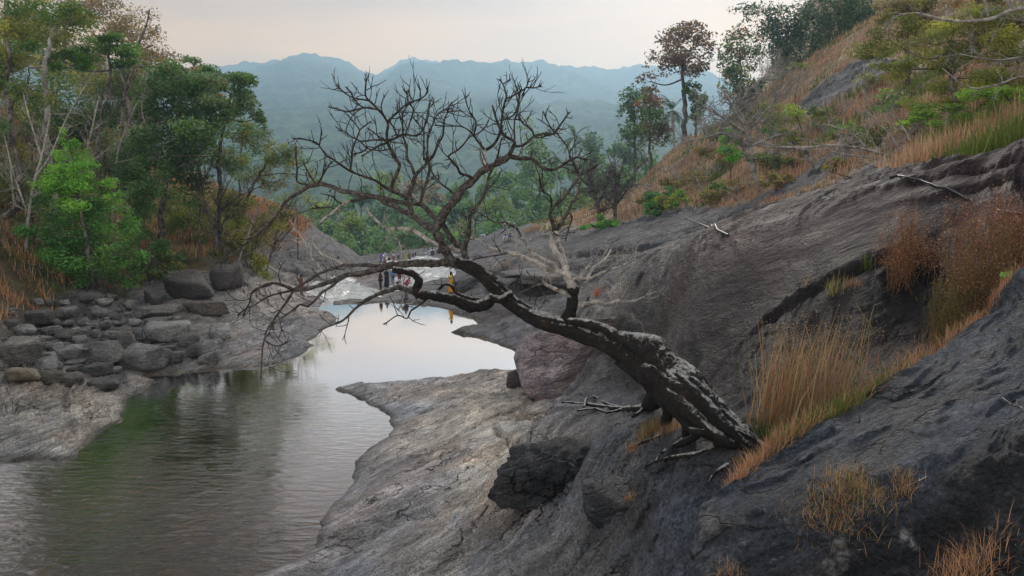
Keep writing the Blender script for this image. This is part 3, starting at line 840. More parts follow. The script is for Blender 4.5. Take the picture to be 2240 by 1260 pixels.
# ---------------------------------------------------------------- boulders
import bmesh
def ico(sub):
    bm = bmesh.new(); bmesh.ops.create_icosphere(bm, subdivisions=sub, radius=1)
    v = np.array([x.co[:] for x in bm.verts]); f = np.array([[q.index for q in t.verts] for t in bm.faces])
    bm.free(); return v, f
ICO = {k: ico(k) for k in (1, 2, 3, 4, 5)}

def rock_shape(sub, seed, planes=None, nplanes=11, sharp=14.0, rough=0.07):
    r_ = np.random.default_rng(seed)
    d, f = ICO[sub]
    if planes is None:
        n = r_.normal(size=(nplanes, 3)) * np.array([1, 1, .38]); n /= np.linalg.norm(n, axis=1)[:, None]
        h = r_.uniform(0.55, 1.0, nplanes)
        n = np.concatenate([n, [[r_.normal() * .18, r_.normal() * .18 - .1, 1], [0, 0, -1]]]); h = np.concatenate([h, [r_.uniform(.42, .62), .6]])
    else:
        n = np.array([q[:3] for q in planes], float); n /= np.linalg.norm(n, axis=1)[:, None]; h = np.array([q[3] for q in planes], float)
    k = np.maximum(d @ n.T, 0.02) / h                        # 1/r for every plane; the largest wins
    inv = (np.exp(sharp * np.minimum(k, 3)).sum(1))
    r = sharp / np.log(inv)
    r = np.minimum(r, 1.6 if planes is None else 3.4)
    p = d * r[:, None]
    off = seed * 1.37
    p = p * (1 + rough * fbm3(p * 1.8 + off, 4, seed % 50) + rough * 0.45 * fbm3(p * 6 + off, 3, 3))[:, None]
    return p, f

def boulder(name, center, size, rot, seed, tint, label, cat='rock', group=None, sub=3, planes=None, sharp=14.0, rough=0.07, kind=None, nplanes=11, mat=None):
    p, f = rock_shape(sub, seed, planes, nplanes, sharp, rough)
    if planes is None:
        lo, hi = p.min(0), p.max(0); p = (p - (lo + hi) / 2) / (hi - lo) * np.array(size)
        c, s = math.cos(rot), math.sin(rot)
        p = np.stack([p[:, 0] * c - p[:, 1] * s, p[:, 0] * s + p[:, 1] * c, p[:, 2]], -1)
    else:
        p = p * np.array(size)
    t = np.array(tint) * (1 + 0.35 * fbm3(p * 1.5 / max(size), 3, seed % 40))[:, None]
    o = obj(name, make_mesh(name, p, f, t.clip(.012, .6)), mat or M_BOULDER, loc=tuple(center))
    tag(o, label, cat, group, kind); return o

def place_rock(x0, y0, x1, y1, seed, tint, label, group=None, deep=0.8, tilt=None, sub=3, name='boulder', sink=0.12, sharp=40.0, **kw):
    w, h = x1 - x0, y1 - y0
    g = hit((x0 + x1) / 2, y1 - 0.10 * h)
    s = math.hypot(g[1], CAM_H - g[2]) / F * 1.02
    W, H = w * s, h * s
    D = W * deep
    Hz = max(H * 0.95 - D * 0.13, H * 0.52)
    g = ground_at(g[0], g[1] + D * 0.35)
    return boulder(name, (g[0], g[1], g[2] + Hz * (0.5 - sink)), (W, D, Hz), 0.35 * (seed % 7 - 3), seed, tint, label, 'rock', group, sub, sharp=sharp, **kw)
def ground_at(x, y): return np.array([x, y, float(ground(x, y))])

RUB = 'rocks in the rubble bank on the left shore'
L_ = lambda s: s
BIG = [((-30,728,76,802),1,(.105,.10,.09),'largest grey boulder at the left end of the rubble bank, striped with grain'),
 ((181,736,259,794),2,(.15,.15,.145),'pale speckled boulder standing in the middle of the rubble bank'),
 ((306,704,406,756),3,(.115,.115,.11),'long flat-topped speckled boulder lying on the bank slab'),
 ((247,748,360,817),4,(.085,.083,.08),'broad dark boulder leaning into the pool at the front of the rubble'),
 ((116,753,172,792),5,(.14,.14,.14),'rounded grey boulder left of the pale speckled boulder'),
 ((255,725,289,770),6,(.14,.14,.135),'upright grey stone right beside the pale speckled boulder'),
 ((285,714,312,747),7,(.10,.105,.11),'small square stone against the end of the flat-topped boulder'),
 ((300,692,376,722),8,(.075,.07,.066),'brown flat stone behind the flat-topped boulder'),
 ((262,668,396,702),9,(.085,.08,.075),'long log-shaped dark rock at the back of the rubble bank'),
 ((388,656,498,694),10,(.085,.072,.064),'brownish slab of rock continuing the log-shaped rock to the right'),
 ((10,703,64,735),11,(.115,.115,.11),'wide grey stone above the largest boulder on the left'),
 ((70,694,122,717),12,(.085,.083,.08),'thin dark slab stone lying near the top of the rubble'),
 ((115,718,155,748),13,(.045,.043,.042),'blackest stone in the middle of the rubble bank'),
 ((58,778,119,812),14,(.13,.13,.128),'smooth grey stone in front of the largest boulder'),
 ((-10,796,78,840),15,(.10,.086,.062),'ochre-stained slab at the left edge above the flat rock'),
 ((75,808,128,846),16,(.095,.085,.07),'ledge stone under the ochre-stained slab'),
 ((120,812,172,848),116,(.055,.05,.046),'dark ledge stone at the back edge of the flat shore rock'),
 ((181,816,252,852),17,(.045,.043,.042),'dark block sitting on the flat shore rock at the water'),
 ((170,790,234,822),18,(.06,.058,.056),'dark stone between the pale speckled boulder and the block at the water'),
 ((22,666,98,704),19,(.07,.065,.062),'dark round boulder below the orange grass on the far left'),
 ((116,668,165,702),20,(.07,.068,.066),'dark boulder at the foot of the bright green shrub'),
 ((252,650,304,676),22,(.10,.095,.088),'pale-topped stone under the right side of the bright green shrub'),
 ((298,630,361,672),23,(.062,.056,.052),'dark boulder in front of the huge brown boulder'),
 ((173,692,210,720),27,(.075,.07,.065),'stone slab tilted on edge in the rubble bank')]
for (b_, sd_, t_, lb) in BIG:
    place_rock(*b_, seed=sd_, tint=tuple(1.35 * q for q in t_), label=lb, group=RUB, sub=4 if b_[2] - b_[0] > 60 else 3,
               deep=0.45 if sd_ in (9, 10) else 0.8, rough=0.035)
# the three huge boulders at the end of the rubble
place_rock(348, 588, 465, 664, 31, (.075,.066,.060), 'huge round brown boulder in a row of three under the dry grass', 'huge boulders at the end of the rubble', sub=5, deep=0.8, rough=0.06, sharp=9)
place_rock(452, 576, 507, 644, 32, (.078,.068,.062), 'middle of the three huge brown boulders, split off by a dark cleft', 'huge boulders at the end of the rubble', sub=4, deep=1.2, rough=0.06, sharp=9)
place_rock(494, 570, 528, 634, 33, (.070,.060,.056), 'narrow right-hand one of the three huge brown boulders beside the olive thicket', 'huge boulders at the end of the rubble', sub=4, deep=1.6, rough=0.06, sharp=9)
def stone_label(b_, v):
    c = np.array([(b_[0] + b_[2]) / 2, (b_[1] + b_[3]) / 2])
    sh = 'black' if v < .068 else 'dark grey' if v < .088 else 'mid-grey' if v < .11 else 'pale grey'
    sz = 'tiny' if b_[2] - b_[0] < 20 else 'small' if b_[2] - b_[0] < 30 else 'middling'
    for (q, sd_, t_, lb) in sorted(BIG, key=lambda k: abs((k[0][0] + k[0][2]) / 2 - c[0]) + 1.6 * abs((k[0][1] + k[0][3]) / 2 - c[1])):
        d = c - np.array([(q[0] + q[2]) / 2, (q[1] + q[3]) / 2])
        dr = ('right of' if d[0] > 0 else 'left of') if abs(d[0]) > 1.3 * abs(d[1]) else ('before' if d[1] > 0 else 'behind')
        lb_ = f'{sz} {sh} stone {dr} the ' + ' '.join(lb.split()[:8])
        if lb_ not in used_labels: used_labels[lb_] = 1; return lb_
    return lb_
# the many small ones between them: one shared mesh for every four
r_ = np.random.default_rng(99)
used_labels = {}
fill = [(220,718,257,742),(86,704,128,730),(153,711,197,736),(196,719,221,743),(150,729,188,752),(105,746,137,775),(71,749,104,770),(77,767,116,788),(132,784,182,800),
        (190,666,228,698),(226,676,262,702),(160,690,190,712),(240,700,275,716),(270,700,305,716),(362,690,392,708),(210,700,240,722),(40,735,80,752),(130,700,160,716),
        (100,790,135,812),(140,796,175,818),(60,690,90,704),(-5,690,28,712),(232,800,262,820),(355,768,400,800),(395,752,440,790),(430,770,476,808),(378,728,432,764),(448,700,500,742),(340,757,380,778),
        (165,640,200,664),(205,650,245,672),(120,655,150,672),(90,655,118,670),(60,650,92,668),(225,640,255,660)]
for k in range(46):
    cx_, cy_ = r_.uniform(-10, 330), r_.uniform(672, 800)
    if cy_ > 815 - 0.05 * cx_: continue
    w_ = r_.uniform(14, 26); fill.append((cx_ - w_ / 2, cy_ - w_ * .3, cx_ + w_ / 2, cy_ + w_ * .3))
for k, b_ in enumerate(fill):
    v = r_.uniform(.05, .13)
    place_rock(*b_, seed=200 + k, tint=(1.4 * v, 1.37 * v, 1.32 * v), label=stone_label(b_, v), group='small stones wedged in the rubble', sub=3, rough=0.045, name='stone')

# the big purple-brown boulder behind the trunk, with its flat lit face and dark right face
g = P(1262, 802, 26.5)
boulder('boulder', g, (1.0, 1.0, 1.0), 0, 5, (.27, .22, .225), 'big purple-brown boulder with a flat face behind the leaning trunk', 'rock', sub=5,
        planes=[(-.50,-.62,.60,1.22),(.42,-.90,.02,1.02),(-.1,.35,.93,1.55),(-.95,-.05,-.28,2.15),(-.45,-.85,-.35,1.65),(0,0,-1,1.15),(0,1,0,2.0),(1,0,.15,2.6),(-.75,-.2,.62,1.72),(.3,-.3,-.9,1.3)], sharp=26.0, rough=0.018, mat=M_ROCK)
for o in list(COL.objects):
    pass
# dark lump on the pale slab
h0 = hit(1195, 1095)
boulder('boulder', (h0[0] + .06, h0[1] + .42, h0[2] + .24), (1.14, 1.0, 1.05), 0, 8, (.050, .052, .056), 'blackish pitted boulder set into the pale slab in the foreground', 'rock', sub=5,
        planes=[(-.3,-.9,.3,.50),(.2,-.95,.1,.52),(0,-.1,1,.44),(-1,0,.15,.84),(1,.1,.2,.86),(0,1,0,.7),(0,0,-1,.5),(-.6,-.3,.75,.66),(.6,-.4,.7,.70),(.5,-.8,-.3,.7)], sharp=4.2, rough=0.26, mat=M_ROCK)
h1 = hit(1098, 1092)
boulder('boulder', (h1[0] + .02, h1[1] + .2, h1[2] + .14), (.40, .42, .50), 0, 19, (.034, .035, .038), 'small black knob of rock at the left foot of the pitted boulder', 'rock', sub=4, rough=0.12, mat=M_ROCK)
h2 = hit(1370, 1105)
boulder('rock_flake', (h2[0] + .05, h2[1] + .35, h2[2] - .10), (1.35, 1.1, .48), 0.3, 41, (.062, .066, .072), 'low dark flake of rock right of the pitted boulder with an orange tuft on it', 'rock', sub=4, rough=0.06, mat=M_ROCK)
h3 = hit(1128, 848)
boulder('rock_block', (h3[0], h3[1] + .3, h3[2] + .30), (.75, .7, .8), 0.2, 43, (.075, .068, .066), 'small dark block at the left foot of the purple-brown boulder', 'rock', sub=3, rough=0.06)
# rounded rocks beyond the shelf, under the second stem
for (b_, sd_, lb) in (((1085,585,1235,622),51,'long rounded grey rock lying across the slope beyond the leaning trunk'),((1135,595,1290,640),52,'grey rock hump with a dark underside behind the second stem'),
                      ((985,578,1060,632),53,'dark rock behind the person in yellow')):
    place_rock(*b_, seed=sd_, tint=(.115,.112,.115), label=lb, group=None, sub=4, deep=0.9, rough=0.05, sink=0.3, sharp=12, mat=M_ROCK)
for (b_, lb) in (((905,560,965,576),'low smooth rock hump in the running water below the sitting group'),((975,548,1020,574),'smooth bluish rock dome left of the forked trunk')):
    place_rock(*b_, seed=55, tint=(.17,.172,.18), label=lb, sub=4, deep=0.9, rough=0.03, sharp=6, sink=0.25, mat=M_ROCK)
# ---------------------------------------------------------------- the leaning bare tree
def resample(pts, step, rad=None):
    """Catmull-Rom through points (n,3); returns evenly spaced points and radii"""
    pts = np.asarray(pts, float); n = len(pts)
    if n == 2:
        m = max(2, int(np.linalg.norm(pts[1] - pts[0]) / step) + 1)
        t = np.linspace(0, 1, m)[:, None]
        return pts[0] * (1 - t) + pts[1] * t, (None if rad is None else np.interp(t[:, 0], [0, 1], rad))
    q = np.concatenate([[2 * pts[0] - pts[1]], pts, [2 * pts[-1] - pts[-2]]])
    o = []; ro = []
    for i in range(n - 1):
        a, b, c, d = q[i:i + 4]
        m = max(1, int(np.ceil(np.linalg.norm(c - b) / step)))
        t = (np.arange(m) / m)[:, None]
        o.append(0.5 * ((2 * b) + (c - a) * t + (2 * a - 5 * b + 4 * c - d) * t ** 2 + (3 * b - a - 3 * c + d) * t ** 3))
        if rad is not None: ro.append(rad[i] + (rad[i + 1] - rad[i]) * t[:, 0])
    o.append(pts[-1:]); 
    if rad is not None: ro.append([rad[-1]])
    return np.concatenate(o), (None if rad is None else np.concatenate(ro))

def tube(p, r, k=6, bump=0.0, seed=0, cap=True, groove=0.0):
    """verts, faces of a tapering tube along points p with radii r"""
    p = np.asarray(p, float); n = len(p)
    t = np.gradient(p, axis=0); t /= np.linalg.norm(t, axis=1)[:, None] + 1e-9
    ref = np.array([0.13, 0.87, 0.21]); u0 = np.cross(t[0], ref); u0 /= np.linalg.norm(u0) + 1e-9
    us_ = [u0]
    for i in range(1, n):
        u = us_[-1] - t[i] * (us_[-1] @ t[i]); u /= np.linalg.norm(u) + 1e-9; us_.append(u)
    u = np.array(us_); v = np.cross(t, u)
    a = np.arange(k) * math.tau / k
    R = np.asarray(r, float)[:, None] * np.ones(k)
    ring = p[:, None] + (u[:, None] * np.cos(a)[None, :, None] + v[:, None] * np.sin(a)[None, :, None]) * R[..., None]
    if bump:
        nn = fbm3(ring * (0.55 / max(np.max(r), .01)) + seed, 3, seed % 30)
        ring = p[:, None] + (ring - p[:, None]) * (1 + bump * nn)[..., None]
    if groove:                                        # twisted sinews along a trunk
        sl = np.concatenate([[0], np.cumsum(np.linalg.norm(np.diff(p, axis=0), axis=1))])[:, None]
        wv = fbm2(sl * 2.0 + 0 * a, np.cos(a)[None] * 1.3 + sl * 0.4 + seed, 3, seed + 3)
        g_ = np.abs(np.sin(2.5 * a[None] + 1.9 * sl + 1.1 * wv)) ** 0.6 - 0.6 + 0.5 * (np.abs(np.sin(6 * a[None] + 3.1 * sl + 2.0 * wv)) - 0.6)
        ring = p[:, None] + (ring - p[:, None]) * (1 + groove * g_)[..., None]
    V = ring.reshape(-1, 3)
    i = np.arange(n - 1)[:, None] * k; j = np.arange(k)[None]
    fs = [np.stack([i + j, i + (j + 1) % k, i + k + (j + 1) % k, i + k + j], -1).reshape(-1, 4)]
    if cap:
        V = np.concatenate([V, p[:1], p[-1:] + t[-1:] * r[-1] * 0.5])
        b = n * k; jj = np.arange(k)
        fs.append(np.concatenate([np.stack([(jj + 1) % k, jj, np.full(k, b)], -1), np.stack([(n - 1) * k + jj, (n - 1) * k + (jj + 1) % k, np.full(k, b + 1)], -1)]))
    return V, fs

class Soup:
    """collects several pieces into one mesh"""
    def __init__(self): self.v = []; self.q = []; self.t = []; self.c = []; self.n = 0
    def add(self, V, fs, col=None):
        for f in (fs if isinstance(fs, list) else [fs]):
            if len(f): (self.q if f.shape[1] == 4 else self.t).append(f + self.n)
        self.v.append(V); self.n += len(V)
        if col is not None: self.c.append(np.broadcast_to(col, (len(V), 3)))
    def mesh(self, name, smooth=True):
        fs = []
        if self.q: fs.append(np.concatenate(self.q))
        if self.t: fs.append(np.concatenate(self.t))
        return make_mesh(name, np.concatenate(self.v), fs, np.concatenate(self.c) if self.c else None, smooth)

def trunk_bark():
    b = MB('black bark with lichen')
    p = b.objco()
    nr = b.n('ShaderNodeNewGeometry').outputs['Normal']
    sp = b.n('ShaderNodeSeparateXYZ'); b.l(nr, sp.inputs[0])
    n1 = b.noise(p, 9.0, 9, 0.72, 0.9); n2 = b.noise(p, 16, 6, 0.65); n3 = b.noise(p, 1.3, 3, 0.5)
    up = b.mr(sp.outputs[2], -0.1, 0.95, -0.14, 0.20)               # lichen settles on the upper side of the leaning trunk
    lic = b.mr(b.math('ADD', b.math('ADD', b.math('MULTIPLY', n1, 0.75), b.math('MULTIPLY', n3, 0.25)), up), 0.585, 0.66)
    c = b.mix(lic, (0.016, 0.0145, 0.014), (0.30, 0.295, 0.285))
    c = b.mix(b.mr(b.noise(p, 2.2, 4), 0.60, 0.70, 0, 0.6), c, (0.05, 0.032, 0.022))
    c = b.mix(0.85, c, b.mr(n2, 0.3, 0.7, 0.35, 1.7), 'MULTIPLY')
    h = b.math('ADD', n1, b.math('MULTIPLY', n2, 0.5))
    return b.done(b.principled(c, 0.88, 0.12, b.bump(h, 1.0, 0.05)).outputs[0])
M_TRUNK = trunk_bark()
M_LIMB = bark_material('limb bark', (0.032, 0.027, 0.025), (0.085, 0.077, 0.072), 0.3, 16.0)
M_TWIG = bark_material('dark twig', (0.020, 0.016, 0.015), (0.050, 0.042, 0.038), 0.3, 9.0)
M_PALE = bark_material('pale limb bark', (0.10, 0.088, 0.078), (0.29, 0.27, 0.25), 0.7, 8.0)

TREE_Y = 9.8
def trk(pts): return np.array([P(x, y, Y) for x, y, Y, r in pts]), np.array([r * Y / F * 1.0 for x, y, Y, r in pts])
T_MAIN = [(1690,988,9.72,10),(1660,982,9.74,20),(1628,968,9.79,29),(1592,946,9.91,37),(1554,914,10.11,44),(1517,878,10.33,50),(1482,842,10.54,53),(1442,812,10.82,52),(1402,792,11.09,37),(1365,768,11.28,28),
          (1325,747,11.48,23),(1280,729,11.70,21),(1230,712,11.86,18.5),(1180,698,12.02,17.5),(1145,681,12.10,16.5),(1110,655,12.18,16),(1085,628,12.23,15.5),(1055,600,12.29,14.5),(1025,582,12.35,14),(1000,571,12.40,12)]
tree = empty('bare_tree', tuple(P(1650, 972, 9.75)))
tag(tree, 'old leafless tree with a twisted black and white trunk leaning over the pool', 'tree')
T0 = np.array(tree.location)
tp, tr_ = trk(T_MAIN)
s = Soup()
p_, r_2 = resample(tp, 0.035, tr_)
V_, f_ = tube(p_, r_2, 40, 0.15, 3, groove=0.20); s.add(V_, f_)
def rib(pts, step=0.03, k=12, bump=0.13, seed=1):
    a, b = trk(pts); p, r = resample(a, step, b); V, f = tube(p, r, 18, bump, seed, groove=0.22); return V, f
ribs = [[(1330,735,11.41,12),(1380,745,11.07,18),(1428,768,10.79,36),(1462,815,10.55,32),(1500,850,10.23,18),(1545,895,9.97,13),(1600,940,9.70,10),(1650,962,9.67,5)],
        [(1395,800,10.92,16),(1450,842,10.46,20),(1500,893,10.10,18),(1545,935,9.88,15),(1590,965,9.68,12),(1645,984,9.63,6)],
        [(1420,830,10.79,14),(1460,868,10.41,17),(1490,905,10.16,15),(1515,940,10.01,10),(1528,958,9.96,6)],
        [(1480,820,10.34,10),(1530,866,10.02,12),(1572,912,9.78,12),(1612,955,9.62,9),(1640,978,9.61,4)],
        [(1245,703,11.73,8),(1285,708,11.53,10),(1330,722,11.31,10),(1368,748,11.12,9),(1400,770,10.95,6)],
        [(1350,790,11.24,8),(1395,822,10.92,11),(1425,850,10.71,9),(1440,880,10.60,5)],
        [(1120,640,12.11,6),(1095,655,12.06,9),(1075,650,12.15,7)],
        [(1510,830,10.29,10),(1540,858,10.09,15),(1570,895,9.93,12),(1620,940,9.73,6)],
        [(1560,940,9.78,6),(1530,945,9.87,9),(1508,940,9.97,6)]]
for i, q in enumerate(ribs): V_, f_ = rib(q, seed=i + 2); s.add(V_, f_)
me = s.mesh('trunk'); me.transform(Matrix.Translation(-Vector(T0)))
tagless = obj('trunk', me, M_TRUNK, tree)
roots = [[(1452,830,9.95,26),(1436,866,9.98,22),(1416,886,10.05,15),(1390,895,10.2,9),(1340,893,10.6,6),(1290,886,11.2,5),(1232,880,12.2,3.5)],
         [(1420,885,10.05,8),(1395,905,10.05,5),(1382,912,10.1,2.5)],
         [(1475,840,9.85,22),(1464,890,9.8,17),(1454,930,9.75,10),(1440,955,9.75,4.5),(1405,968,9.9,4),(1365,985,10.0,2.5)],
         [(1370,893,10.35,4),(1330,902,10.6,3),(1300,894,10.9,3),(1262,898,11.6,2)],
         [(1350,890,10.5,3),(1322,880,10.8,2.5),(1300,868,11.0,2.5),(1283,872,11.0,2.5),(1278,890,11.1,2.5)],
         [(1490,870,9.72,26),(1506,920,9.62,20),(1500,955,9.62,9),(1470,975,9.7,2)]]
roots += [[(1590,955,9.8,15),(1566,978,9.8,11),(1530,992,9.8,8),(1490,998,9.9,6),(1445,1006,9.9,4),(1412,1020,9.9,2)],
          [(1545,925,9.8,14),(1520,955,9.8,10),(1480,975,9.8,7),(1450,990,9.9,4.5),(1432,1012,9.9,2.5)],
          [(1640,980,9.7,13),(1622,1003,9.7,9),(1590,1018,9.7,6),(1562,1038,9.7,3.5),(1548,1058,9.7,2)]]
tr_at = lambda x: np.interp(x, [t[0] for t in T_MAIN][::-1], [t[2] for t in T_MAIN][::-1])
def snap(V, lift=0.0):
    g = ground(V[:, 0], V[:, 1]); return g
for i, q in enumerate(roots):
    a, b = trk(q)
    n_ = len(a)
    for j in range(n_):                                   # the root leaves the trunk and comes down on the rock
        h_ = hit(q[j][0], q[j][1] + 2); k_ = smooth01((j - (0.0 if i in (1, 3, 4) else 0.6)) / (1.0 if i in (1, 3, 4) else 1.6) + (1 if i in (1, 3, 4) else 0))
        Yt = tr_at(q[j][0])
        Yj = Yt * (1 - k_) + h_[1] * k_
        a[j] = P(q[j][0], q[j][1], Yj); b[j] = q[j][3] * Yj / F
    p, r = resample(a, 0.04, b); V, f = tube(p, r, 8, 0.25, i + 40); ss = Soup(); ss.add(V - T0, f)
    obj('root', ss.mesh('root'), M_TRUNK, tree)

